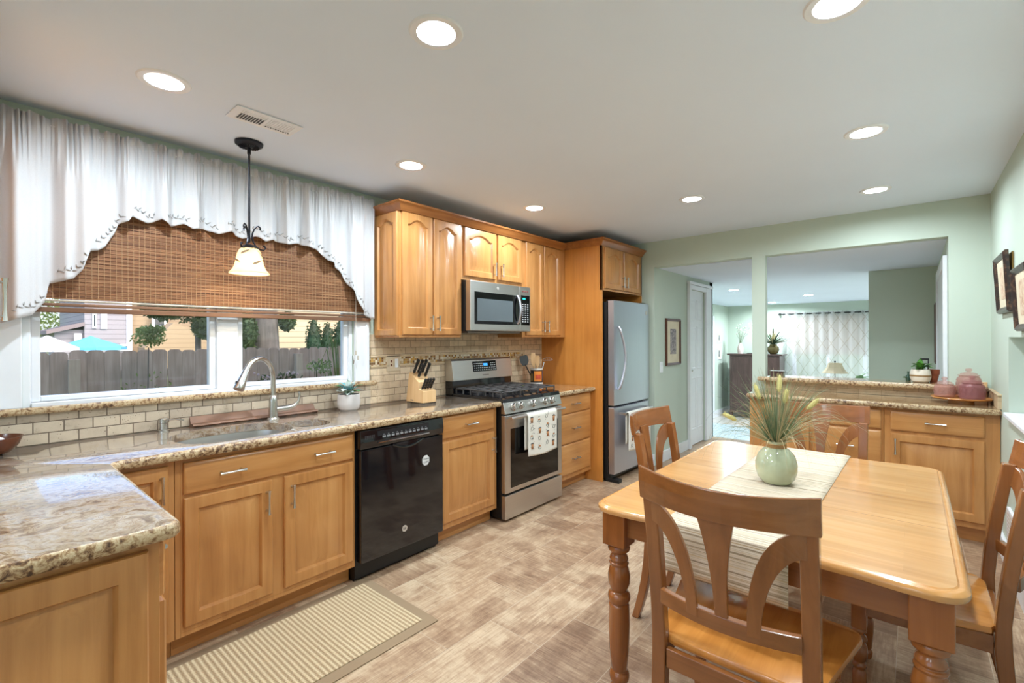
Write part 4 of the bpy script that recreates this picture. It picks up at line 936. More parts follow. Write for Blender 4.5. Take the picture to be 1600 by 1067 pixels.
def hemz(y):
    for (a, za), (b_, zb) in zip(hem, hem[1:]):
        if a <= y <= b_: return za + (zb - za) * (y - a) / (b_ - a)
    return hem[0][1] if y < hem[0][0] else hem[-1][1]
def valx(y, z):
    dr = min(1, max(0, (2.36 - z) / .25)); ru = max(0, 1 - abs(z - 2.352) / .035)
    q_ = math.sin(y * 40 + 1.4 * math.sin(y * 9)); pl = .024 * (abs(q_) ** .7) * (1 if q_ > 0 else -1) + .010 * math.sin(y * 83 + 2)
    g = .006 * math.sin(y * 260 + 3 * math.sin(y * 37)) + .004 * math.sin(y * 410)
    return .082 + pl * (.25 + .75 * dr) + g * (1 - dr) * 1.2 - .012 * max(0, 1 - abs(z - 2.345) / .012)
t = thing('valance', 'white scalloped cotton valance gathered over the kitchen window', 'curtain', (.08, .99, 1.45))
m = MB(); NU, NV = 420, 34
def vf(u, v):
    y = .055 + 1.865 * u; zb = hemz(y); zt = 2.382 + .006 * math.sin(y * 70) + .004 * math.sin(y * 170)
    z = zt + (zb - zt) * (v ** .8 if v < 1 else 1); return (valx(y, z), y, z)
m.grid(vf, NU, NV); m.mi = 1
def leafq(y, z, ang, l=.011, w=.0026):
    out = []
    for a, b_ in ((-1, 0), (0, 1), (1, 0), (0, -1)):
        dy = a * l * math.cos(ang) - b_ * w * math.sin(ang); dz = a * l * math.sin(ang) + b_ * w * math.cos(ang)
        out.append((valx(y + dy, z + dz) + .0035, y + dy, z + dz))
    m.add(out, [(0, 1, 2, 3)])
yy = .10; k = 0
while yy < 1.90:
    z = hemz(yy) + .042; sl_ = (hemz(yy + .01) - hemz(yy - .01)) / .02; sl_ = max(-2.5, min(2.5, sl_))
    ph = (yy * 7.3) % 1.0
    if ph < .72: leafq(yy, z + .010 * math.sin(ph * 8) + (.006 if k % 2 else -.006), math.atan(sl_) + (1.0 if k % 2 else -.6), .0095, .0026)
    yy += .0105 / math.sqrt(1 + sl_ * sl_ * .4); k += 1
mk(m, 'cloth', [curt, embro], t, smooth=True, solid=.0015)
mk(MB().tube([(.062, .045, 2.35), (.062, 1.93, 2.35)], .004), 'curtain_rod', white, t, smooth=True)
t = thing('bamboo_shade', 'brown woven bamboo roman shade half lowered behind the valance', 'window shade', (.045, 1.05, 1.512))
m = MB(); z = 1.575; k = 0
while z < 2.30:
    m.box(.030 + .0025 * (k % 2), .0325 + .0025 * (k % 2), .205, 1.905, z, z + .0100); z += .0092; k += 1
mk(m, 'slats', bamboo, t)
m = MB(); y = .22
while y < 1.9: m.box(.0355, .0366, y, y + .0022, 1.575, 2.30); y += .0225
mk(m, 'threads', plain('tan_thread', rgb(176, 138, 100), .8), t)
mk(MB().box(.026, .046, .203, 1.907, 1.512, 1.537).box(.028, .044, .203, 1.907, 1.541, 1.556), 'bottom_rail', bamboodk, t, bevel=.003)
m = MB()
for i in range(8): m.box(.036, .0378, .203, 1.907, 1.5605 + i * .0015, 1.5612 + i * .0015)
m.tube([(.041, .205, 1.567), (.041, 1.905, 1.567)], .0055, 6)
mk(m, 'hem_cord', cordm, t)
mk(MB().tube([(.06, 1.78, 2.2), (.06, 1.78, 1.30)], .0014, 5).tube([(.06, 1.78, 1.305), (.06, 1.78, 1.275)], .006, 6).tube([(.055, 1.80, 1.27), (.055, 1.80, 1.24)], .006, 6), 'pull_cord', cordm, t)

# ------------------------------------------------------------------ dining table
t = thing('dining_table', 'honey wood dining table with rounded corners and turned legs', 'table', (2.6, 2.29, 0))
def rrect(x0, x1, y0, y1, r, n=6, bow=.016):
    ed = lambda y, sg: [(x0 + r + (x1 - x0 - 2 * r) * q, y + sg * bow * min(1, 3.2 * math.sin(PI * q) ** 2)) for q in (.06, .12, .18, .25, .33, .5, .67, .75, .82, .88, .94)]
    return arc(x1 - r, y1 - r, r, 0, 90, n) + ed(y1, -1)[::-1] + arc(x0 + r, y1 - r, r, 90, 180, n) + arc(x0 + r, y0 + r, r, 180, 270, n) + ed(y0, 1) + arc(x1 - r, y0 + r, r, 270, 360, n)
X0, X1, Y0, Y1 = 2.078, 3.122, 1.550, 3.030
m = MB(); lp = []
for ins, z in ((.018, .728), (.004, .733), (0, .742), (.001, .750), (.008, .757), (.016, .7595), (.022, .7575), (.026, .760)):
    lp.append([(x, y, z) for x, y in rrect(X0 + ins, X1 - ins, Y0 + ins, Y1 - ins, .075 - ins * .6)])
m.mi = 1; m.loops(lp, True, False); m.mi = 0; m.add(lp[-1], [tuple(range(len(lp[-1])))])
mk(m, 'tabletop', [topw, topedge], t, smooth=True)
m = MB()
for y in (2.07, 2.36): m.box(X0 + .03, X1 - .03, y, y + .0016, .7598, .7603)
mk(m, 'leaf_seams', plain('seam_line', rgb(150, 104, 58), .5), t)
m = MB().box(2.18, 3.02, 1.61, 1.632, .64, .73).box(2.18, 3.02, 2.958, 2.98, .64, .73).box(2.128, 2.15, 1.65, 2.93, .64, .73).box(3.05, 3.072, 1.65, 2.93, .64, .73)
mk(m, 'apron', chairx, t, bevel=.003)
LEGP = [(.030, .604), (.038, .600), (.042, .590), (.040, .578), (.028, .572), (.027, .566), (.033, .556), (.036, .545), (.029, .538), (.036, .534), (.038, .529), (.033, .524), (.037, .510), (.042, .485), (.041, .455), (.032, .430), (.029, .425), (.040, .415), (.043, .400), (.039, .385), (.031, .380), (.038, .374), (.0385, .36), (.040, .30), (.037, .20), (.030, .13), (.028, .125), (.036, .115), (.038, .10), (.035, .085), (.026, .078), (.034, .06), (.036, .04), (.028, .012), (.022, 0)]
for x in (2.155, 3.045):
    for y in (1.627, 2.953):
        m = MB().lathe([(r, z) for r, z in LEGP], (x, y, 0), 24); m.box(x - .045, x + .045, y - .045, y + .045, .603, .728)
        mk(m, 'leg', legw, t, smooth=True, bevel=.006)
# runner
t = thing('table_runner', 'beige striped table runner down the middle of the table, hanging over its ends', 'table runner', (2.56, 2.29, .60))
def runp(s):
    a = .155; b_ = Y1 - Y0; tot = a * 2 + b_; q = s * tot
    if q < a: return (Y0 - .006 - .004 * math.sin(q * 20), .6 + q) if q < a - .008 else (Y0 - .003, .759)
    if q > a + b_: return (Y1 + .006, .7625 - (q - a - b_))
    return (Y0 + (q - a), .7625)
def runf(u, v):
    y, z = runp(v); return (2.375 + .375 * u + .018 * (y - 2.29), y, min(z, .7625) + .0008 * math.sin(u * 14 + y * 9))
mk(MB().grid(runf, 10, 80), 'cloth', runm, t, smooth=True, solid=.002)
# vase with grasses
vx, vy = 2.565, 2.265
t = thing('grass_vase', 'round pale green ceramic vase of dried grasses on the table runner', 'vase', (vx, vy, .765))
vp = [(.035, .765), (.055, .768), (.072, .79), (.080, .82), (.080, .85), (.070, .885), (.050, .908), (.037, .918), (.036, .935), (.040, .945), (.036, .944), (.030, .925)]
mk(MB().lathe(vp, (vx, vy, 0), 36, c1=False), 'pot', ceramic, t, smooth=True)
m = MB()
for k in range(4): m.lathe([(.0365, .915 + k * .0045), (.0405, .917 + k * .0045), (.0365, .9195 + k * .0045)], (vx, vy, 0), 24, c0=False, c1=False)
mk(m, 'neck_cord', rope, t, smooth=True)
rnd = random.Random(11)
def blade(m, az, tilt, ln, droop, w):
    p = Vector((vx + .012 * math.cos(az), vy + .012 * math.sin(az), .93)); d = Vector((math.cos(az) * math.sin(tilt), math.sin(az) * math.sin(tilt), math.cos(tilt))); pts = [p.copy()]; n = 12
    for i in range(n):
        d = (d + Vector((0, 0, -droop * (i / n) ** 1.3))).normalized(); p = p + d * (ln / n)
        if p.z < .768: p.z = .768
        pts.append(p.copy())
    m.tube(pts, [w * (1 - .85 * i / n) for i in range(n + 1)], 3); return pts
m1 = MB()
for i in range(210):
    m1.mi = 0 if rnd.random() < .7 else 1
    blade(m1, rnd.uniform(0, 2 * PI), abs(rnd.gauss(0, .42)) + .05, rnd.uniform(.20, .34), rnd.uniform(.02, .22), rnd.uniform(.0012, .0022))
for i in range(110):
    m1.mi = 1 if rnd.random() < .5 else 0
    blade(m1, rnd.uniform(0, 2 * PI), rnd.uniform(.55, 1.25), rnd.uniform(.24, .38), rnd.uniform(.28, .62), rnd.uniform(.0009, .0014))
mk(m1, 'grass_blades', [grassm, grassd], t, smooth=True)
for az, tl_, ln in ((3.65, .95, .235), (3.2, .25, .26), (-.2, .12, .24), (1.6, .25, .30), (.55, .62, .25)):
    st_ = MB(); pts = blade(st_, az, tl_, ln, .05, .0012)
    mk(st_, 'seed_stem', grassd, t, smooth=True)
    hd = MB(); p0, p1 = pts[-4], pts[-1]; dd = (p1 - p0); hp = [p0 + dd * q for q in (0, .15, .4, .7, .9, 1.05)]
    hd.tube(hp, [.003, .0085, .0095, .009, .006, .001], 10)
    for q in range(160):
        s_ = rnd.random(); c_ = p0 + dd * s_; rv = Vector((rnd.gauss(0, 1), rnd.gauss(0, 1), rnd.gauss(0, 1))).normalized(); hd.tube([c_ + rv * .007, c_ + rv * .014 + dd.normalized() * .004], .0004, 3)
    mk(hd, 'seed_head', seedm, t)

# ------------------------------------------------------------------ chairs (local: front = +y)
def chair_proto(label):
    t = thing('dining_chair', label, 'chair', (0, 0, 0), 0, 'dining chairs around the table')
    def yb(z): return -.19 - .075 * max(0, (z - .45) / .55) ** 1.4 if z > .45 else -.19 - .075 * ((.45 - z) / .45) ** 2.0
    def bow(x): return -.066 * max(0, 1 - (x / .225) ** 2)
    # rear posts
    for s in (-1, 1):
        lp = []
        for z in [.0, .06, .12, .2, .3, .4, .48, .56, .64, .72, .8, .86, .913]:
            y = yb(z); hw = .021 if z > .05 else .018; ht = .018 if z > .45 else .021 - .004 * (1 - z / .45)
            xc = s * (.198 + .006 * (z / .9))
            lp.append([(xc - hw, y - ht, z), (xc + hw, y - ht, z), (xc + hw, y + ht, z), (xc - hw, y + ht, z)])
        mk(MB().loops(lp), 'rear_leg', chairw, t, bevel=.004)
    lp = []
    for i in range(21):
        x = -.232 + .464 * i / 20; y = yb(.95) + bow(x) - .004; zt = .990 + .012 * (x / .23) ** 2; zb = .905
        lp.append([(x, y - .010, zb), (x, y + .012, zb), (x, y + .008 - .006, .955), (x, y - .006, zt), (x, y - .020, zt + .001), (x, y - .020, .96)])
    mk(MB().loops(lp), 'top_rail', chairx, t, bevel=.003)
    lp = []
    for i in range(13):
        x = -.185 + .37 * i / 12; y = yb(.61) + bow(x) * .8; lp.append([(x, y - .011, .584), (x, y + .011, .584), (x, y + .011, .628), (x, y - .011, .628)])
    mk(MB().loops(lp), 'lower_rail', chairx, t, bevel=.003)
    # centre splat
    lp = []
    for i in range(11):
        q = i / 10; z = .622 + .296 * q; hw = .017 + .033 * q ** 2.2; y = yb(z) - .066 * (.8 + .2 * q); lp.append([(-hw, y - .007, z), (hw, y - .007, z), (hw, y + .007, z), (-hw, y + .007, z)])
    mk(MB().loops(lp), 'splat', chairw, t, bevel=.002)
    for s in (-1, 1):
        lp = []
        for i in range(15):
            f = (PI / 2) * i / 14; cx = .205 - .125 * math.cos(f) ** .9 if f < PI / 2 - .01 else .205; cz = .600 + .272 * math.sin(f); hw = .016 + .022 * (f / (PI / 2)) ** 1.5
            nx, nz = -math.cos(f) , math.sin(f)
            # normal of the curve
            tx, tz = .125 * math.sin(f), .272 * math.cos(f); l_ = math.hypot(tx, tz); nx, nz = tz / l_, -tx / l_
            row = []
            for k, dy in ((-1, -.007), (1, -.007), (1, .007), (-1, .007)):
                x = cx + nx * hw * k; z = cz + nz * hw * k; x = min(x, .20); z = min(z, .915); row.append((s * x, yb(z) + bow(x) * .9 + dy, z))
            lp.append(row)
        mk(MB().loops(lp), 'splat', chairw, t, bevel=.002)
    # seat
    out = arc(.235, .185, .045, -10, 90, 6) + [(.12, .238), (0, .242), (-.12, .238)] + arc(-.235, .185, .045, 90, 190, 6) + [(-.215, -.165), (-.17, -.185), (.17, -.185), (.215, -.165)]
    lp = []
    for k, z in ((.96, .436), (.995, .444), (1, .454), (.99, .463), (.965, .467)): lp.append([(x * k, y * k, z) for x, y in out])
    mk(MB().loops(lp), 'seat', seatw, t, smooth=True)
    m = MB().box(-.178, .178, -.205, -.185, .378, .436).box(-.19, .19, .175, .195, .378, .436)
    for s in (-1, 1): m.loops([[(s * .192, -.17, z), (s * .208, -.17, z), (s * .215, .18, z), (s * .199, .18, z)] for z in (.378, .436)])
    mk(m, 'apron', chairx, t, bevel=.002)
    fp = [(.016, .332), (.022, .328), (.024, .318), (.018, .310), (.015, .305), (.023, .297), (.025, .285), (.019, .276), (.024, .262), (.026, .24), (.024, .215), (.016, .205), (.021, .197), (.022, .188), (.017, .18), (.022, .165), (.022, .12), (.016, .05), (.012, .042), (.018, .032), (.017, .015), (.012, 0)]
    for s in (-1, 1):
        m = MB().lathe(fp, (s * .205, .175, 0), 18); m.box(s * .205 - .023, s * .205 + .023, .152, .198, .33, .436); mk(m, 'front_leg', legw, t, smooth=True, bevel=.003)
    return t
c0 = chair_proto('dining chair at the near end of the table, back turned to the camera')
def place(c, x, y, r, label=None):
    c.location = (x, y, 0); c.rotation_euler = (0, 0, r)
    if label: c['label'] = label
place(c0, 2.613, 1.60, math.radians(0))
c = copy_tree(c0); place(c, 2.225, 2.375, math.radians(-90), 'dining chair on the refrigerator side of the table')
c = copy_tree(c0); place(c, 2.60, 2.985, math.radians(180), 'dining chair at the far end of the table, in front of the peninsula')
c = copy_tree(c0); place(c, 3.035, 2.33, math.radians(90), 'dining chair by the right wall, cut by the right edge')

# ------------------------------------------------------------------ rug
t = thing('kitchen_rug', 'beige ribbed runner rug on the floor in front of the sink cabinets', 'rug', (.90, .93, 0))
mk(MB().box(.60, 1.235, .345, 1.515, .001, .006), 'border', rugedge, t, bevel=.002)
mk(MB().box(.655, 1.18, .40, 1.46, .0062, .0105), 'woven_field', rugm, t)

# ------------------------------------------------------------------ faucet and counter things
t = thing('faucet', 'brushed gooseneck pull-down faucet behind the sink', 'faucet', (.138, 1.19, .914))
mk(MB().lathe([(.034, .914), (.034, .918), (.027, .926), (.025, .98), (.023, 1.02), (.020, 1.05), (.016, 1.056)], (.138, 1.19, 0), 24), 'base', nickel, t, smooth=True)
e = Vector((.5, -.866, 0)); P0 = Vector((.138, 1.19, 0)); r_ = .112
pts = [P0 + Vector((0, 0, z)) for z in (1.04, 1.10, 1.165)] + [P0 + e * (r_ - r_ * math.cos(PI * i / 12)) + Vector((0, 0, 1.165 + r_ * math.sin(PI * i / 12))) for i in range(1, 11)]
mk(MB().tube(pts, .0145, 14), 'spout', nickel, t, smooth=True)
q0 = pts[-1]; dd = (pts[-1] - pts[-2]).normalized(); dd = (dd + Vector((0, 0, -.4)) + e * .12).normalized()
spr = mk(MB().tube([q0, q0 + dd * .012, q0 + dd * .03, q0 + dd * .075, q0 + dd * .115, q0 + dd * .12], [.0155, .0175, .0185, .023, .0285, .026], 16), 'spray_head', nickel, t, smooth=True)
bq = q0 + dd * .085
mk(MB().sphere(tuple(bq + Vector((0, -.022, .0))), .011, 8, (1, .6, 1.6)), 'spray_button', blackm, spr, smooth=True)
mk(MB().tube([(.14, 1.20, .972), (.148, 1.235, .973), (.155, 1.27, .975), (.162, 1.305, .985), (.168, 1.327, 1.01), (.170, 1.333, 1.04), (.170, 1.328, 1.066)], [.017, .017, .018, .014, .009, .0075, .006], 12), 'lever', nickel, t, smooth=True)
t = thing('soap_dispenser', 'short brushed soap dispenser on the counter left of the sink', 'soap dispenser', (.06, .675, .914))
mk(MB().lathe([(.026, .914), (.026, .918), (.021, .922), (.021, .955), (.024, .957), (.024, .976), (.020, .980)], (.06, .675, 0), 20), 'body', nickel, t, smooth=True)
mk(MB().tube([(.06, .675, .968), (.08, .72, .970), (.095, .755, .963)], .004, 8), 'nozzle', nickel, t, smooth=True)
# rolled mat
m = MB(); lp = []
for i in range(31):
    y = .80 + .69 * i / 30; l = []
    for (x, z) in ((.03, .914), (.105, .914), (.118, .922), (.108, .930), (.06, .932), (.035, .962), (.028, .966), (.022, .945)):
        l.append((.016 + (x - .022) * .76 + .002 * math.sin(y * 60), y + .0 * x, z + (.001 * math.sin(i * 2.2))))
    lp.append(l)
m.loops(lp)
mk(m, 'drying_mat', copper, None, 'copper-brown folded drying mat along the tiles behind the faucet', 'drying mat', smooth=True)
def leaf(m, p, d, up, ln, w, n=4, curl=.3):
    d = Vector(d).normalized(); s = d.cross(Vector(up)).normalized(); u = s.cross(d); rows = []
    for i in range(n + 1):
        q = i / n; c = Vector(p) + d * (ln * q) - u * (curl * ln * q * q); hw = w * math.sin(PI * min(.97, q * .9 + .08)) ** .8; rows.append((c - s * hw + u * hw * .35, c, c + s * hw + u * hw * .35))
    vs = [v for r in rows for v in r]; fs = []
    for i in range(n):
        for k in (0, 1): fs.append((i * 3 + k, i * 3 + k + 1, (i + 1) * 3 + k + 1, (i + 1) * 3 + k))
    m.add(vs, fs)
def potted(name, label, x, y, z, r, h, mats, pot, n, spread, ln, w, seed, prof=None, cat='potted plant', up=.9):
    t = thing(name, label, cat, (x, y, z)); rnd = random.Random(seed)
    prof = prof or [(r * .72, z), (r * .9, z + h * .12), (r, z + h * .45), (r * .96, z + h * .9), (r * .93, z + h), (r * .86, z + h), (r * .84, z + h * .88)]
    mk(MB().lathe(prof, (x, y, 0), 28, c1=False), 'pot', pot, t, smooth=True)
    mk(MB().lathe([(prof[-1][0], prof[-1][1] - .003), (.001, prof[-1][1] - .001)], (x, y, 0), 20, c0=False), 'soil', soil, t)
    m = MB()
    for i in range(n):
        a = rnd.uniform(0, 2 * PI); tl_ = rnd.uniform(.1, spread); rr = rnd.uniform(.2, .9) * r * .8; m.mi = rnd.choices(range(len(mats)), [q[1] for q in mats])[0]
        pz = z + h + rnd.uniform(.0, up * ln); p = (x + rr * math.cos(a) * tl_, y + rr * math.sin(a) * tl_, pz)
        d = (math.cos(a) * math.sin(tl_), math.sin(a) * math.sin(tl_), math.cos(tl_) * .8)
        leaf(m, p, d, (0, 0, 1) if tl_ > .3 else (math.cos(a), math.sin(a), .3), ln * rnd.uniform(.7, 1.1), w * rnd.uniform(.8, 1.1), curl=rnd.uniform(.1, .6))
        m.tube([(x, y, z + h * .8), p], .0012, 3)
    mk(m, 'leaves', [q[0] for q in mats], t, smooth=True)
    return t
potted('potted_plant', 'variegated blue-green plant in a pale round pot at the right end of the window', .14, 1.678, .914, .075, .105, [(leafb, 4), (leafw, 4), (leafg, 2)], potm, 46, 1.3, .055, .019, 3)
# knife block with knives
t = thing('knife_block', 'light wood slanted knife block on the counter left of the range', 'knife block', (.21, 2.23, .914))
bx0, by0, by1, bz = .115, 2.165, 2.285, .918
prof = [(0, 0), (.20, 0), (.20, .088), (.150, .098), (.150, .150), (.050, .215), (.035, .218), (0, 0.02)]
mk(MB().loops([[(bx0 + a, y, bz + b_) for a, b_ in prof] for y in (by0, by1)]), 'block', blockw, t, bevel=.003)
mk(MB().box(bx0 + .155, bx0 + .2, by0 + .001, by1 - .001, bz - .004, bz), 'front_foot', blackm, t); mk(MB().box(bx0 + .01, bx0 + .05, by0 + .001, by1 - .001, bz - .004, bz), 'rear_foot', blackm, t)
mk(MB().box(bx0 + .05, bx0 + .085, by0 - .0006, by0, bz + .012, bz + .017), 'brand_mark', MATS['dark_slot'], t)
KD = Vector((.50, .0, .866))
def knife(s, y, ln, w, label, step=False):
    if step: base = Vector((bx0 + .150 + s * .05, y, bz + .098 - s * .01))
    else: base = Vector((bx0 + .050 + s * .100, y, bz + .215 - s * .065))
    t = thing('kitchen_knife', label, 'knife', tuple(base), group='knives in the wooden block')
    sd_ = Vector((.866, 0, -.5)); yy_ = Vector((0, 1, 0)); lp = []
    for q, k in ((.012, .8), (.02, 1), (ln * .5, .85), (ln * .85, 1.05), (ln - .004, 1.2), (ln, .9)):
        c_ = base + KD * q; lp.append([c_ + sd_ * (w * k * a) + yy_ * (.0075 * b_) for a, b_ in ((-1, -.6), (-.6, -1), (.6, -1), (1, -.6), (1, .6), (.6, 1), (-.6, 1), (-1, .6))])
    h_ = mk(MB().loops(lp), 'handle', blackm, t, smooth=True)
    mk(MB().loops([[base + KD * q + sd_ * (w * .75 * a) + yy_ * (.004 * b_) for a, b_ in ((-1, -1), (1, -1), (1, 1), (-1, 1))] for q in (-.02, .013)]), 'bolster', nickel, t)
    m = MB()
    for q in (.3, .55, .8): m.lathe([(.0025, -.0082), (.0025, .0082)], (0, 0, 0), 8, 1)
    vs = m.v; m.v = []
    for i, v in enumerate(vs):
        q = (.3, .55, .8)[i // 16]; m.v.append(tuple(Vector(v) + base + KD * (ln * q)))
    mk(m, 'rivets', nickel, h_)
for s, y, ln, lb in ((.12, 2.185, .125, 'upright black-handled knife at the top left of the block'), (.12, 2.225, .12, 'black-handled knife at the top middle of the block'), (.12, 2.262, .12, 'black-handled knife at the top right of the block'),
                     (.55, 2.195, .12, 'black-handled knife in the second row, left side'), (.55, 2.255, .125, 'black-handled knife in the second row, right side')):
    knife(s, y, ln, .011, lb)
for i, y in enumerate((2.18, 2.205, 2.23, 2.255)):
    knife(.35, y, .095, .009, ('short steak knife at the left of the lower row', 'second short steak knife of the lower row', 'third short steak knife of the lower row', 'short steak knife at the right of the lower row')[i], True)
# outlet
t = thing('outlet_plate', 'beige double outlet and switch plate on the tiles right of the window', 'outlet', (.015, 2.12, 1.142))
mk(B(.012, .019, 2.06, 2.181, 1.142, 1.262), 'plate', outlet_m, t, bevel=.003)
mk(B(.018, .022, 2.085, 2.113, 1.17, 1.235), 'outlet', plain('almond_outlet', rgb(214, 196, 170), .4), t, bevel=.001); mk(MB().box(.0215, .0226, 2.092, 2.106, 1.208, 1.226).box(.0215, .0226, 2.092, 2.106, 1.18, 1.198), 'sockets', plain('brown_socket', rgb(110, 60, 44), .5), t)
mk(B(.018, .023, 2.133, 2.161, 1.17, 1.235), 'rocker_switch', white, t, bevel=.001)
# canister with utensils
cx, cyy = .17, 3.70
t = thing('utensil_crock', 'ceramic crock with black and orange picture label on the small counter', 'utensil crock', (cx, cyy, .922))
mk(MB().lathe([(.060, .924), (.064, .926), (.064, .95), (.060, .952), (.060, 1.075), (.063, 1.078), (.063, 1.092), (.056, 1.092), (.054, .94)], (cx, cyy, 0), 32), 'crock', plain('white_crock', rgb(214, 208, 200), .3), t, smooth=True)
mk(MB().lathe([(.0606, .953), (.0606, 1.074)], (cx, cyy, 0), 32, c0=False, c1=False), 'label_band', plain('black_label', rgb(38, 34, 34), .4), t, smooth=True)
def patch(a0, a1, z0, z1, r, mat, nm, par):
    m = MB(); n = 8; v = []
    for i in range(n + 1):
        a = math.radians(a0 + (a1 - a0) * i / n); v += [(cx + r * math.cos(a), cyy + r * math.sin(a), z0), (cx + r * math.cos(a), cyy + r * math.sin(a), z1)]
    m.add(v, [(2 * i, 2 * i + 2, 2 * i + 3, 2 * i + 1) for i in range(n)]); return mk(m, nm, mat, par, smooth=True)
og = plain('orange_label', rgb(214, 128, 48), .5, var=.15); rd = plain('red_label', rgb(196, 74, 46), .5, var=.2)
lb_ = patch(-75, 5, .965, 1.065, .0612, og, 'picture_patch', t); patch(-62, -10, .985, 1.030, .0617, rd, 'picture_patch', t); patch(-130, -85, .965, 1.04, .0612, plain('ochre_label', rgb(120, 96, 50), .5, var=.2), 'picture_patch', t); patch(18, 60, .965, 1.065, .0612, plain('blue_label', rgb(90, 90, 130), .5, var=.2), 'picture_patch', t)
def utensil(name, label, base, tip, handle_r, hm, head=None, hmat=None):
    t = thing(name, label, 'kitchen utensil', base, group='utensils in the crock')
    mk(MB().tube([base, tip], handle_r, 8), 'handle', hm, t, smooth=True)
    if head: mk(head, 'head', hmat or hm, t, smooth=True, bevel=.0015)
def paddle(c, d, w, h, th):
    d = Vector(d).normalized(); s = Vector((.55, .83, 0)); s = (s - d * s.dot(d)).normalized(); n_ = d.cross(s); lp = []
    for sg in (-1, 1):
        lp.append([Vector(c) + s * (w * a) + d * (h * b_) + n_ * th * sg for a, b_ in ((-.5, 0), (.5, 0), (.95, .35), (1, .8), (.7, 1), (-.7, 1), (-1, .8), (-.95, .35))])
    return MB().loops(lp)
bs = (cx - .01, cyy - .02, .95)
utensil('spatula', 'black spatula leaning left in the crock', bs, (.10, 3.61, 1.13), .006, blackm, paddle((.10, 3.61, 1.12), (-.15, -.12, 1), .045, .10, .002), plain('charcoal_nylon', rgb(64, 66, 68), .5))
bs = (cx, cyy, .95)
utensil('wooden_spoon', 'pale wooden paddle in the crock beside the black spatula', bs, (.15, 3.68, 1.12), .008, blockw, paddle((.15, 3.68, 1.11), (-.05, .0, 1), .026, .135, .003))
bs = (cx + .01, cyy + .005, .95)
utensil('wooden_spoon', 'second pale wooden paddle at the right in the crock', bs, (.165, 3.72, 1.11), .008, blockw, paddle((.165, 3.72, 1.10), (0, .08, 1), .022, .115, .003))
m = MB(); cc = Vector((.235, 3.80, 1.165)); 
for k in range(7):
    a = PI * k / 7; m.tube([cc + Vector((.05 * math.cos(q) * math.cos(a), .05 * math.cos(q) * math.sin(a), .032 * math.sin(q))) for q in [PI * j / 10 for j in range(11)]], .0014, 5)
m.tube([cc + Vector((.05 * math.cos(2 * PI * j / 20), .05 * math.sin(2 * PI * j / 20), 0)) for j in range(21)], .0014, 5)
utensil('wire_skimmer', 'wire skimmer leaning right out of the crock', (cx + .02, cyy + .02, .95), (.215, 3.765, 1.15), .005, plain('pale_handle', rgb(196, 206, 210), .3), m, chrome)
mk(MB().lathe([(.085, .914), (.09, .918), (.085, .922), (.001, .922)], (cx, cyy, 0), 28), 'trivet', red, None, 'red round trivet under the utensil crock', 'trivet', smooth=True)
mk(MB().lathe([(.030, .9145), (.048, .922), (.05, .936), (.046, .940), (.03, .942), (.001, .943)], (.17, 3.455, 0), 24), 'spoon_rest', limeg, None, 'small lime green dish at the back right of the range', 'dish', smooth=True)
# bowl at the left edge
bx, by = .13, .07
t = thing('wooden_bowl', 'brown wooden bowl on the counter at the left edge of the picture', 'bowl', (bx, by, .914))
mk(MB().lathe([(.035, .914), (.06, .922), (.085, .95), (.098, .985), (.094, .985), (.08, .952), (.05, .925), (.001, .92)], (bx, by, 0), 32), 'bowl', plain('dark_red_bowl', rgb(104, 56, 34), .25, var=.2), t, smooth=True)
mk(MB().sphere((bx + .02, by + .02, .958), .03, 10), 'garlic_bulb', white, None, 'white round bulb lying in the brown bowl', 'bulb', smooth=True)

# ------------------------------------------------------------------ peninsula things
tx, ty = 3.275, 4.63
t = thing('serving_tray', 'round wooden tray on the peninsula counter carrying three glass jars', 'tray', (tx, ty, .914))
mk(MB().lathe([(.07, .914), (.07, .936), (.10, .938), (.150, .944), (.165, .953), (.163, .957), (.15, .950), (.001, .949)], (tx, ty, 0), 40), 'tray', trayw, t, smooth=True)
def jar(x, y, z, r, h, mat, label):
    t = thing('glass_jar', label, 'jar', (x, y, z), group='embossed glass jars on the tray')
    mk(MB().lathe([(r * .9, z), (r, z + .006), (r * 1.0, z + h * .28), (r * 1.0, z + h * .78), (r * .93, z + h * .9), (r * .78, z + h * .98), (r * .78, z + h), (r * .74, z + h), (r * .74, z + h * .97), (r * .92, z + h * .85), (r * .95, z + h * .1), (r * .8, z + .008)], (x, y, 0), 36), 'body', mat, t, smooth=True)
    m = MB()
    for q in (.2, .34, .80): m.lathe([(r * 1.005, z + h * q - .002), (r * 1.03, z + h * q), (r * 1.005, z + h * q + .002)], (x, y, 0), 36, c0=False, c1=False)
    for j in range(14):
        a = 2 * PI * j / 14; m.tube([(x + r * 1.005 * math.cos(a + k * .04), y + r * 1.005 * math.sin(a + k * .04), z + h * (.38 + .08 * k)) for k in range(5)], .0022, 5)
    mk(m, 'embossing', mat, t, smooth=True)
    zl = z + h
    mk(MB().lathe([(r * .86, zl), (r * .88, zl + .006), (r * .7, zl + .010), (r * .66, zl + .018), (r * .3, zl + .026), (r * .16, zl + .028), (r * .15, zl + .032), (r * .27, zl + .036), (r * .29, zl + .046), (r * .2, zl + .053), (.001, zl + .055)], (x, y, 0), 32), 'lid', mat, t, smooth=True)
jar(3.19, 4.66, .951, .060, .090, pink, 'short pale pink glass jar at the left of the tray')
jar(3.320, 4.70, .951, .068, .155, pink, 'tallest pink glass jar at the back of the tray')
jar(3.328, 4.555, .951, .066, .112, mauve, 'mauve glass jar at the front of the tray')
mk(B(3.36, 3.428, 4.845, 4.862, .915, 1.055), 'cutting_board', blockw, None, 'small pale board leaning on the wall behind the jars', 'board', bevel=.003)
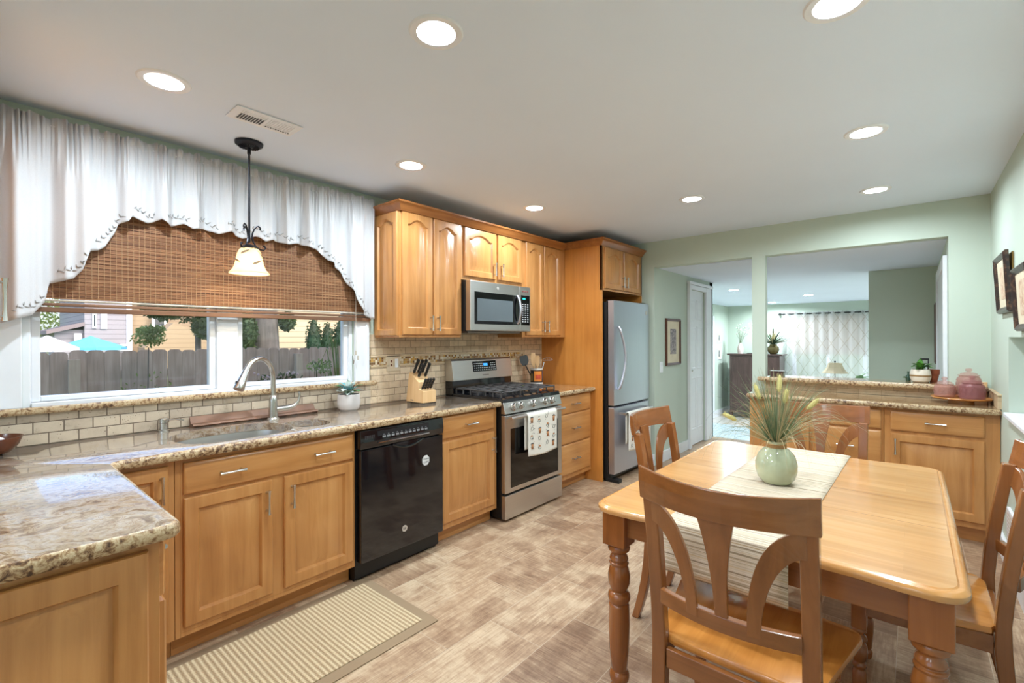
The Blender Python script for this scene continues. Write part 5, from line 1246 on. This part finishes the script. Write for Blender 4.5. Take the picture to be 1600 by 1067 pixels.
t = potted('potted_plant', 'leafy green plant in a cream pot with a tan stripe on the ledge', 3.06, 4.95, 1.027, .064, .105, [(leafg, 1)], creampot, 30, 1.2, .06, .02, 9,
       prof=[(.04, 1.027), (.056, 1.037), (.065, 1.065), (.065, 1.09), (.060, 1.118), (.055, 1.130), (.051, 1.130), (.05, 1.118)], up=.5)
mk(MB().lathe([(.0655, 1.073), (.0662, 1.076), (.0662, 1.084), (.0655, 1.087)], (3.06, 4.95, 0), 28, c0=False, c1=False), 'stripe', tanband, t)
t = thing('terracotta_pot', 'small terracotta pot behind the cream pot on the ledge', 'pot', (3.14, 5.03, 1.027))
mk(MB().lathe([(.022, 1.027), (.034, 1.09), (.037, 1.09), (.038, 1.128), (.033, 1.128)], (3.14, 5.03, 0), 20), 'pot', terracotta, t, smooth=True)
t = thing('black_lantern', 'dark slim lantern behind the leafy plant on the ledge', 'lantern', (3.09, 5.08, 1.027))
mk(MB().box(3.066, 3.114, 5.066, 5.114, 1.027, 1.04).box(3.066, 3.114, 5.066, 5.114, 1.20, 1.213), 'frame', blackm, t)
for a in (3.068, 3.106):
    for b_ in (5.068, 5.106): mk(B(a, a + .006, b_, b_ + .006, 1.04, 1.20), 'bar', blackm, t)
mk(B(3.078, 3.102, 5.078, 5.102, 1.04, 1.17), 'candle', white, t)
t = thing('green_bottle', 'small dark green bottle with a sprig left of the cream pot', 'bottle', (2.985, 5.05, 1.027))
mk(MB().lathe([(.014, 1.027), (.017, 1.035), (.017, 1.065), (.007, 1.08), (.007, 1.105), (.001, 1.105)], (2.985, 5.05, 0), 16), 'bottle', plain('dark_green_glass', rgb(46, 74, 60), .2), t, smooth=True)
m = MB()
for k in range(5): leaf(m, (2.978, 5.04, 1.05), (-.8, -.3, .2 + .15 * k), (0, 0, 1), .03, .006)
mk(m, 'sprig', leafg, t)
t = thing('wooden_box', 'small dark brown box on the ledge beside the wall post', 'box', (2.05, 5.0, 1.027))
mk(B(1.985, 2.10, 4.955, 5.03, 1.027, 1.065), 'box', darkw, t, bevel=.002); mk(B(1.98, 2.105, 4.95, 5.035, 1.0655, 1.075), 'lid', darkw, t, bevel=.002)
# wall things
def frame(name, label, x, y0, y1, z0, z1, tilt=.0, w=.036, d=.03, fm=None, art=None, sgn=-1):
    t = thing(name, label, 'picture', (x, (y0 + y1) / 2, z0))
    fm = fm or MATS['mottled_frame']
    X = lambda q, z: x + sgn * (q + tilt * (z - z0))
    m = MB(); lp = []
    for ins, q in ((0, .001), (0, d * .6), (.012, d), (w * .6, d * .8), (w, d * .45), (w, .002)):
        lp.append([(X(q, z), y, z) for y, z in ((y0 + ins, z0 + ins), (y1 - ins, z0 + ins), (y1 - ins, z1 - ins), (y0 + ins, z1 - ins))])
    m.loops(lp, False, False); mk(m, 'frame', fm, t, bevel=.001)
    m = MB(); m.loops([[(X(q, z), y, z) for y, z in ((y0 + w * .9, z0 + w * .9), (y1 - w * .9, z0 + w * .9), (y1 - w * .9, z1 - w * .9), (y0 + w * .9, z1 - w * .9))] for q in (.001, d * .35)])
    mt = mk(m, 'mat_board', cream, t)
    if sgn < 0: mk(B(x - .003, x + .002, y0 + .012, y1 - .012, z0 + .012, z1 - .012), 'backing', goldm, t)
    k = .30; m = MB(); yy0, yy1 = y0 + (y1 - y0) * k, y1 - (y1 - y0) * k; zz0, zz1 = z0 + (z1 - z0) * .24, z1 - (z1 - z0) * .22
    m.loops([[(X(q, z), y, z) for y, z in ((yy0, zz0), (yy1, zz0), (yy1, zz1), (yy0, zz1))] for q in (d * .3, d * .4)])
    mk(m, 'print', art, mt); return t
def artmat(name, a, b_, c):
    m, nt, b = newmat(name); mp = coords(nt, rnd=False); n = N(nt, 'ShaderNodeTexNoise', i_Scale=26.0, i_Detail=4.0, i_Distortion=1.5); L(nt, mp, 0, n, 'Vector'); r = ramp(nt, [(.35, a), (.5, b_), (.62, c)]); L(nt, n, 'Fac', r, 0); L(nt, r, 0, b, 'Base Color'); b.inputs['Roughness'].default_value = .4; return m
mm, nt, b = newmat('mottled_frame'); mp = coords(nt); n = N(nt, 'ShaderNodeTexNoise', i_Scale=45.0, i_Detail=3.0); L(nt, mp, 0, n, 'Vector'); r = ramp(nt, [(.5, rgb(50, 38, 36)), (.68, rgb(104, 78, 60))]); L(nt, n, 'Fac', r, 0); L(nt, r, 0, b, 'Base Color'); b.inputs['Roughness'].default_value = .3
brownf = plain('brown_picture_frame', rgb(84, 46, 30), .3)
frame('framed_picture', 'dark mottled picture frame on the right wall, farther and higher one', 3.447, 3.86, 4.31, 1.53, 1.885, art=artmat('beige_print', rgb(196, 150, 120), rgb(214, 180, 150), rgb(226, 204, 176)), tilt=.05, d=.026)
frame('framed_picture', 'dark mottled picture frame on the right wall, nearer one at the edge', 3.447, 3.20, 3.63, 1.415, 1.745, art=MATS['beige_print'], tilt=.05, d=.026)
frame('framed_picture', 'brown framed flower bouquet print on the sage hall wall', .88, 5.17, 5.60, 1.07, 1.61, art=artmat('bouquet_print', rgb(84, 72, 78), rgb(132, 116, 120), rgb(176, 158, 152)), fm=brownf, w=.03, d=.025, sgn=1)
frame('framed_picture', 'dark framed picture on the hall right wall beside the white door casing', 3.22, 6.52, 6.78, 1.10, 1.75, art=MATS['beige_print'], fm=brownf, w=.03, d=.03)
t = thing('light_switch', 'white light switch plate on the hall wall below the bouquet print', 'light switch', (.885, 5.06, 1.0))
mk(B(.878, .884, 5.02, 5.10, 1.0, 1.12), 'plate', white, t, bevel=.002); mk(B(.884, .890, 5.052, 5.068, 1.045, 1.075), 'toggle', white, t)
t = thing('return_vent', 'white perforated air return grille low on the right wall', 'vent', (3.44, 3.6, .15))
mk(B(3.432, 3.449, 3.10, 4.0, .15, .385), 'frame', white, t, bevel=.004)
m = MB()
for i in range(22):
    for j in range(9): m.box(3.4312, 3.4325, 3.14 + i * .038, 3.165 + i * .038, .175 + j * .022, .187 + j * .022)
o_ = mk(m, 'slots', plain('beige_slots', rgb(196, 180, 160), .6), t)

# ------------------------------------------------------------------ living room
FLR = -.43
t = thing('dark_cabinet', 'dark brown tall cabinet against the living room back wall', 'cabinet', (.31, 11.85, FLR))
mk(MB().box(-.19, .83, 11.47, 12.0, FLR + .12, .99), 'body', darkw, t, bevel=.006); mk(B(-.24, .88, 11.43, 12.02, .99, 1.025), 'top', darkw, t, bevel=.006)
for a0, a1 in ((-.14, .31), (.33, .78)): mk(B(a0, a1, 11.455, 11.472, FLR + .2, .95), 'door', darkw, t, bevel=.006)
for a in (-.17, .81): mk(B(a - .03, a + .03, 11.49, 11.55, FLR, FLR + .12), 'leg', darkw, t)
t = thing('white_vase', 'slim white vase of thin flower stems on the dark cabinet', 'vase', (-.02, 11.7, 1.025))
mk(MB().lathe([(.05, 1.025), (.065, 1.08), (.06, 1.17), (.03, 1.25), (.03, 1.27)], (-.02, 11.7, 0), 18), 'vase', plain('blush_ceramic', rgb(226, 208, 200), .3), t, smooth=True)
m = MB(); rnd = random.Random(4); m2 = MB()
for k in range(13):
    a = rnd.uniform(0, 2 * PI); s_ = rnd.uniform(.06, .34); h_ = rnd.uniform(.2, .42)
    tip = (-.02 + s_ * math.cos(a), 11.7 + .4 * s_ * math.sin(a), 1.26 + h_); m.tube([(-.02, 11.7, 1.2), (-.02 + .4 * s_ * math.cos(a), 11.7, 1.26 + h_ * .55), tip], .003, 3)
    for q in range(4): m2.sphere((tip[0] + rnd.gauss(0, .03), tip[1], tip[2] + rnd.gauss(0, .03)), .012, 5)
mk(m, 'stems', grassm, t); mk(m2, 'blossoms', plain('cream_blossom', rgb(214, 214, 200), .8), t)
potted('potted_plant', 'spiky dark green plant in a brown glazed pot on the dark cabinet', .66, 11.7, 1.025, .11, .2, [(plain('deep_green_leaf', rgb(48, 70, 48), .5, var=.3), 3), (grassd, 1)], plain('olive_glaze', rgb(104, 92, 54), .2, var=.3), 60, 1.1, .34, .02, 21, prof=[(.06, 1.025), (.10, 1.06), (.12, 1.12), (.11, 1.18), (.07, 1.21), (.075, 1.24), (.065, 1.24), (.06, 1.2)], up=.1)
mk(B(.14, .34, 11.6, 11.7, 1.026, 1.045), 'remote_control', blackm, None, 'black remote lying on top of the dark cabinet', 'remote control', bevel=.004)
# sheers
t = thing('curtain_rod', 'black curtain rod with round finials above the living room window', 'curtain rod', (1.54, 12.08, 1.9))
mk(MB().tube([(.74, 12.08, 1.915), (2.50, 12.08, 1.915)], .014, 10), 'rod', blackm, t, smooth=True)
for a in (.72, 2.52): mk(MB().sphere((a, 12.08, 1.915), .032, 10), 'finial', blackm, t, smooth=True)
for a in (.76, 2.48): mk(MB().tube([(a, 12.08, 1.915), (a, 12.19, 1.915)], .01, 8), 'bracket', blackm, t, smooth=True)
for x0, x1, lb in ((.75, 1.60, 'left white sheer curtain panel with a diamond pattern'), (1.60, 2.47, 'right white sheer curtain panel with a diamond pattern')):
    t = thing('sheer_curtain', lb, 'curtain', ((x0 + x1) / 2, 12.08, FLR + .02), group='sheer curtains in the living room')
    def cf(u, v): 
        x = x0 + (x1 - x0) * u; return (x, 12.08 + .034 * math.sin(u * 2 * PI * 5 + .4) * (.8 + .3 * v), 1.955 - (1.955 - FLR - .02) * v)
    mk(MB().grid(cf, 90, 12), 'cloth', sheer, t, smooth=True)
    for k in range(10): 
        xg = x0 + (x1 - x0) * (k + .5) / 10 - .0; 
        mk(MB().lathe([(.022, -.004), (.028, 0), (.022, .004)], (xg, 12.08, 1.915), 12, 0, c0=False, c1=False), 'grommet', bronze, t, smooth=True)
# lamp on side table
t = thing('side_table', 'low table under the living room window carrying the lamp', 'table', (1.6, 9.4, FLR))
mk(B(1.2, 2.6, 9.1, 9.7, .18, .22), 'top', darkw, t, bevel=.004)
for a in (1.24, 2.52):
    for b_ in (9.14, 9.62): mk(B(a, a + .04, b_, b_ + .04, FLR, .18), 'leg', darkw, t)
lx, ly = 2.04, 9.35
t = thing('table_lamp', 'table lamp with a flared beige shade in front of the sheer curtains', 'lamp', (lx, ly, .22))
mk(MB().lathe([(.07, .22), (.075, .235), (.03, .25), (.022, .33), (.035, .38), (.035, .45), (.02, .52), (.012, .56), (.012, .72)], (lx, ly, 0), 20), 'base', plain('teal_bronze', rgb(60, 82, 84), .4, .5), t, smooth=True)
n = 16; prof = [(.185, .80), (.150, .835), (.118, .885), (.098, .94), (.092, .965)]
prof = [(r, z - 0.0) for r, z in prof]
mk(MB().lathe(prof, (lx, ly, 0), 8, c0=False, c1=False), 'lamp_shade', fabric('beige_shade_cloth', rgb(196, 180, 152), trans=.3), t, solid=.004)
mk(MB().tube([(lx, ly, .72), (lx, ly, .985)], .006, 6).sphere((lx, ly, .99), .013, 6), 'finial', bronze, t, smooth=True)
potted('potted_plant', 'small leafy plant right of the table lamp', 2.36, 9.3, .22, .07, .30, [(plain('pale_green_leaf', rgb(120, 150, 110), .5, var=.2), 1)], plain('grey_planter', rgb(150, 146, 140), .5), 26, 1.3, .16, .05, 6, up=1.2)
for z0, z1, y0, lb in ((1.27, 1.50, 11.35, 'upper small white framed photo on the living room side wall'), (.88, 1.16, 11.35, 'lower small white framed photo on the living room side wall')):
    frame('framed_picture', lb, -.43, y0, y0 + .28, z0, z1, fm=white, w=.03, d=.02, sgn=1, art=artmat('dark_collage', rgb(50, 50, 54), rgb(110, 110, 114), rgb(170, 170, 172)) if 'dark_collage' not in MATS else MATS['dark_collage'])
struct('trim_9', MB().box(-.43, -.40, 10.98, 11.08, FLR, 1.88), white, bevel=.004)
t = thing('living_room_rug', 'pale blue-grey patterned rug on the living room floor', 'rug', (.55, 9.7, FLR))
mk(B(-.30, 1.15, 8.95, 10.35, FLR + .001, FLR + .012), 'rug', artmat('faded_rug_pattern', rgb(140, 156, 166), rgb(182, 196, 202), rgb(210, 214, 212)), t, bevel=.003)

# ------------------------------------------------------------------ outside
lawn = paint('lawn_grass', rgb(96, 112, 66), .9)
struct('ground', MB().box(-70, -.55, -60, 70, -.7, -.5).box(-.55, 30, -60, -3.15, -.7, -.5).box(-.55, 30, 12.4, 70, -.7, -.5), lawn)
struct('added_sun_block', B(-.45, 6.3, -3.3, 12.6, 2.62, 5.2), plain('sun_block_cream', rgb(214, 208, 196), .7))  # unseen block added above the ceiling to keep sun off the fence
fenceM = wood('weathered_fence_wood', rgb(138, 122, 112), rgb(166, 149, 138), rgb(194, 178, 168), rough=.9, coat=0)
t = thing('wooden_fence', 'weathered grey dog-eared board fence across the yard outside the kitchen window', 'fence', (-3.8, 3, -.5))
rnd = random.Random(2); y = .15; k = 0
while y < 8.6:
    w_ = .1405; h_ = 1.27 + rnd.uniform(-.012, .012); lp = []
    for x in (-3.80, -3.782): lp.append([(x, y, -.5), (x, y + w_, -.5), (x, y + w_, h_ - .03), (x, y + w_ - .025, h_ - .002), (x, y + w_ / 2, h_), (x, y + .025, h_ - .002), (x, y, h_ - .03)])
    mk(MB().loops(lp), 'board', fenceM, t); y += .1425 + (.006 if k % 3 == 0 else 0); k += 1
for z in (-.2, .95): mk(B(-3.84, -3.80, .15, 8.6, z, z + .09), 'rail', fenceM, t)
postM = wood('pale_post_wood', rgb(160, 144, 130), rgb(180, 166, 150), rgb(196, 184, 170), rough=.9, coat=0)
for y in (.72, 3.1, 5.5): mk(B(-3.78, -3.69, y, y + .09, -.5, 1.18), 'post', postM, t)
def siding(name, c, c2, pitch):
    m, nt, b = newmat(name); gm = N(nt, 'ShaderNodeNewGeometry'); sx = N(nt, 'ShaderNodeSeparateXYZ'); L(nt, gm, 'Position', sx, 0)
    d = N(nt, 'ShaderNodeMath', operation='DIVIDE', i_1=pitch); L(nt, sx, 'Z', d, 0); f = N(nt, 'ShaderNodeMath', operation='FRACT'); L(nt, d, 0, f, 0)
    r = ramp(nt, [(0, c2), (.16, c), (1, c)]); L(nt, f, 0, r, 0); L(nt, r, 0, b, 'Base Color'); bump(nt, b, f, 0, 1, .05); b.inputs['Roughness'].default_value = .7; return m  # shadow line of each board painted into the colour
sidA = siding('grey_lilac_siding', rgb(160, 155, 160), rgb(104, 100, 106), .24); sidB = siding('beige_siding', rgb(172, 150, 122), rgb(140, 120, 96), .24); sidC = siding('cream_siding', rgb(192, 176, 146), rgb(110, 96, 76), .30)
roofM = paint('shingle_roof', rgb(128, 116, 116), .9)
HX = -28
def pz(u, v, X=HX): return pt(u, v, 0, X)
def hwin(par, u0, v0, u1, v1, X=HX):
    a, b_ = pz(u0, v1), pz(u1, v0); f = mk(B(X, X + .08, a.y, b_.y, a.z, b_.z), 'window', white, par)
    mk(B(X + .06, X + .1, a.y + .12, b_.y - .12, a.z + .12, b_.z - .12), 'pane', plain('dark_house_glass', rgb(60, 66, 72), .1) if 'dark_house_glass' not in MATS else MATS['dark_house_glass'], f)
yA, yB, yC = pz(132, 530).y, pz(206, 530).y, pz(330, 530).y
t = thing('neighbour_house', 'grey and beige two-storey neighbour house beyond the fence, left window', 'house', (HX - 4, yB, -.5))
mk(B(HX - 9, HX, yA, yB, -.5, 5.4), 'side_wall', sidA, t); mk(B(HX - 9, HX - .4, yB, yC + .3, -.5, 5.4), 'front_wall', sidB, t)
mk(B(HX - .02, HX + .06, yB - .22, yB, -.5, 5.4), 'corner_board', white, t)
z1 = pz(100, 515).z; z2 = pz(131, 503).z; yw = pz(86, 530).y
mk(B(HX - 6, HX - .3, yw, yA, -.5, z1), 'wing_wall', sidA, t)
mk(MB().loops([[(x, yw - .3, z1 - .05), (x, yA, z2), (x, yA, z2 - .2), (x, yw - .3, z1 - .22)] for x in (HX - 6, HX + .1)]), 'wing_roof', roofM, t)
mk(MB().loops([[(HX - 9.6, y, 5.3), (HX + .6, y, 5.3), (HX - 4.5, y, 8.2)] for y in (yA - .5, yC + .6)]), 'roof', roofM, t)
for q in ((144, 488, 151, 513), (157, 488, 167, 514), (237, 488, 260, 512), (188, 537, 203, 548), (116, 521, 127, 538)): hwin(t, *q)
a = pz(258, 545); 
mk(MB().loops([[(x, pz(214, 530).y, pz(214, 516).z - .9), (x, pz(258, 530).y, pz(250, 514).z + .3), (x, pz(330, 530).y, pz(250, 514).z - .6), (x, pz(330, 530).y, -.5), (x, pz(214, 530).y, -.5)] for x in (HX + .2, HX + 1.6)]), 'porch', sidB, t)
t = thing('cream_house', 'cream sided house wall beyond the fence seen in the right window', 'house', (-27, 22, -.5))
c0_, c1_ = pt(425, 530, 0, -23), pt(560, 530, 0, -23)
mk(B(-31, -23, c0_.y, c1_.y + 3, -.5, 5.5), 'wall', sidC, t); mk(MB().loops([[(-31.5, y, 5.4), (-22.5, y, 5.4), (-27, y, 8)] for y in (c0_.y - .5, c1_.y + 3.5)]), 'roof', roofM, t)
def umbrella(name, label, u, v_top, v_bot, r, X, mat):
    p, q = pt(u, v_top, 0, X), pt(u, v_bot, 0, X); t = thing(name, label, 'umbrella', (p.x, p.y, -.5))
    mk(MB().loops([[(p.x + rr * math.cos(2 * PI * j / 8), p.y + rr * math.sin(2 * PI * j / 8), z) for j in range(8)] for rr, z in ((.02, p.z + .06), (.12, p.z), (r, q.z), (r, q.z - .12))], False, False), 'canopy', mat, t, solid=.02)
    mk(MB().tube([(p.x, p.y, -.5), (p.x, p.y, p.z)], .03, 8), 'pole', white, t)
umbrella('patio_umbrella', 'bright blue patio umbrella beyond the fence', 142, 527, 543, 1.30, -26, plain('blue_canopy', rgb(92, 170, 226), .8))
umbrella('patio_umbrella', 'white patio umbrella at the left end beyond the fence', 74, 527, 544, .9, -22, plain('white_canopy', rgb(214, 214, 220), .8))
def foliage(m, c, rad, n, size, rnd, drop=0):
    for i in range(n):
        v = Vector((rnd.gauss(0, 1), rnd.gauss(0, 1), rnd.gauss(0, 1))).normalized() * (rnd.random() ** .45)
        p = Vector((c[0] + v.x * rad[0], c[1] + v.y * rad[1], c[2] + v.z * rad[2])); a = Vector((rnd.gauss(0, 1), rnd.gauss(0, 1), rnd.gauss(0, 1))).normalized(); b_ = a.orthogonal().normalized()
        s = size * rnd.uniform(.6, 1.3); m.add([p - a * s, p + b_ * s * .5, p + a * s, p - b_ * s * .5], [(0, 1, 2, 3)])
def leafmat(name, c):
    m, nt, b = newmat(name); n = N(nt, 'ShaderNodeTexNoise', i_Scale=3.0, i_Detail=2.0); mp = coords(nt, rnd=False); L(nt, mp, 0, n, 'Vector'); r = ramp(nt, [(.35, tuple(x * .55 for x in c[:3]) + (1,)), (.65, c)]); L(nt, n, 'Fac', r, 0); L(nt, r, 0, b, 'Base Color'); b.inputs['Roughness'].default_value = .6
    t = N(nt, 'ShaderNodeBsdfTranslucent'); L(nt, r, 0, t, 0); mx = N(nt, 'ShaderNodeMixShader'); mx.inputs[0].default_value = .35; L(nt, b, 0, mx, 1); L(nt, t, 0, mx, 2); L(nt, mx, 0, nt.nodes['Material Output'], 0); return m
lf1 = leafmat('yellow_green_leaf', rgb(150, 168, 96)); lf2 = leafmat('dark_leaf', rgb(84, 104, 62)); lf3 = leafmat('arborvitae_leaf', rgb(40, 74, 44))  # first leaf is a light yellow-green tone
bark = wood('grey_bark', rgb(70, 66, 64), rgb(104, 98, 94), rgb(132, 126, 120), rough=.95, coat=0, k=.6)
def tree(label, x, y, blobs, trunk=None, mat=lf2, seed=1, leafs=900, size=.09, cat='tree', nm='tree'):
    t = thing(nm, label, cat, (x, y, -.5)); rnd = random.Random(seed); m = MB()
    for (bx_, by_, bz_, rx, ry, rz) in blobs: foliage(m, (bx_, by_, bz_), (rx, ry, rz), leafs, size, rnd)
    mk(m, 'foliage', mat, t)
    mk(MB().tube(trunk[0], trunk[1], 12), 'trunk', bark, t, smooth=True)
p = pt(98, 503, 0, -46)
tree('pale green leafy tree behind the left house wing', p.x, p.y, [(p.x, p.y, p.z, 3, 2.8, 3.2), (p.x, p.y - 3.4, p.z + .3, 3, 2.4, 3.6)], ([(p.x, p.y, -.5), (p.x, p.y, 2)], .25), lf1, 3, 1500, .16)
p = pt(300, 492, 0, -9)
tree('leafy branching tree at the right edge of the left window', p.x, p.y, [(p.x, p.y, p.z + .35, .9, .75, .55), (p.x + .1, p.y - .55, p.z + .2, .5, .4, .35), (p.x, p.y + .35, p.z - .25, .5, .35, .3), (p.x, p.y - .1, 3.2, 1.1, 1.1, .9)], ([(p.x - .3, p.y + .2, -.5), (p.x - .3, p.y + .2, 3.2)], .06), lf2, 5, 1700, .06)
p = pt(232, 527, 0, -3.45)
tree('loose light green shrub rising in front of the fence', p.x, p.y, [(p.x, p.y, p.z - .01, .12, .17, .10), (p.x, p.y + .03, p.z + .08, .10, .14, .06), (p.x, p.y, .4, .3, .35, .7)], ([(p.x - .1, p.y, -.5), (p.x, p.y, 1.3)], .006), lf1, 6, 330, .022, 'shrub', 'shrub')
p = pt(415, 520, 0, -8)
tr = [(p.x, p.y, -.5), (p.x, p.y + .02, 1), (p.x - .02, p.y, 2), (p.x + .05, p.y + .1, 5)]
tree('thick grey tree trunk behind the fence in the right window', p.x, p.y, [(p.x, p.y + 1.2, 4.9, 2.2, 2.2, 1.4), (p.x + .3, p.y - .50, 1.55, .3, .18, .45), (p.x + .2, p.y + .38, 1.8, .25, .16, .22)], (tr, [.34, .27, .25, .2]), lf2, 7, 1000, .06)
for i, (u, vt, w_) in enumerate(((490, 499, .40), (511, 507, .36), (532, 499, .42))):
    p = pt(u, vt, 0, -20); q = MB(); rnd = random.Random(30 + i)
    t = thing('arborvitae', ('tall dark green arborvitae, leftmost of three beyond the fence', 'shorter middle arborvitae beyond the fence', 'rightmost arborvitae beyond the fence at the window edge')[i], 'tree', (p.x, p.y, -.5))
    H_ = p.z + .5; lp = []
    for k in range(12):
        s = k / 11; r_ = w_ * (math.sin(PI * min(.985, .35 + .65 * s)) ** .6 if s > .2 else .9); lp.append([(p.x + r_ * (1 + rnd.uniform(-.08, .08)) * math.cos(2 * PI * j / 16), p.y + r_ * (1 + rnd.uniform(-.08, .08)) * math.sin(2 * PI * j / 16), -.5 + H_ * s) for j in range(16)])
    q.loops(lp); foliage(q, (p.x, p.y, -.5 + H_ * .55), (w_ * 1.08, w_ * 1.08, H_ * .5), 1200, .07, rnd)
    mk(q, 'foliage', lf3, t)
def plant(label, u, v, X, rad, n, size, mat, seed, cat='plant', nm='garden_plant', fm=None):
    p = pt(u, v, 0, X); t = thing(nm, label, cat, (p.x, p.y, -.5)); rnd = random.Random(seed); m = MB()
    foliage(m, tuple(p), rad, n, size, rnd)
    mk(m, 'leaves', mat, t); s = MB()
    for k in range(7): s.tube([(p.x, p.y, -.5), (p.x + rnd.uniform(-.5, .5) * rad[0], p.y + rnd.uniform(-.5, .5) * rad[1], p.z - rad[2] * .3), (p.x + rnd.uniform(-.9, .9) * rad[0], p.y + rnd.uniform(-.9, .9) * rad[1], p.z + rad[2] * .7)], .004, 4)
    mk(s, 'stems', lf2, t)
    if fm:
        f = MB()
        for k in range(16): f.sphere((p.x + rnd.uniform(-1, 1) * rad[0], p.y + rnd.uniform(-1, 1) * rad[1], p.z + rnd.uniform(0, 1) * rad[2]), .014, 5)
        mk(f, 'flowers', fm, t)
plant('thin yellow-green plant in front of the fence in the right window', 500, 572, -2.6, (.15, .16, .09), 120, .022, lf1, 41)
plant('low plant with pale pink flowers outside behind the faucet', 437, 592, -2.2, (.2, .24, .07), 150, .02, lf2, 42, fm=plain('pink_flower', rgb(220, 190, 190), .8))
p = pt(532, 575, 0, -1.2); t = thing('ornamental_grass', 'arching green grass outside at the right end of the window', 'plant', (p.x, p.y, -.5)); m = MB(); rnd = random.Random(8)
for k in range(46):
    a = rnd.uniform(0, 2 * PI); s = rnd.uniform(.1, .32); h_ = rnd.uniform(1.45, 1.95)
    m.tube([(p.x, p.y, -.5), (p.x + s * .3 * math.cos(a), p.y + s * .3 * math.sin(a), -.5 + h_ * .75), (p.x + s * .7 * math.cos(a), p.y + s * .7 * math.sin(a), -.5 + h_), (p.x + s * math.cos(a), p.y + s * math.sin(a), -.5 + h_ * .93)], [.006, .006, .005, .001], 4)
mk(m, 'blades', lf1, t)
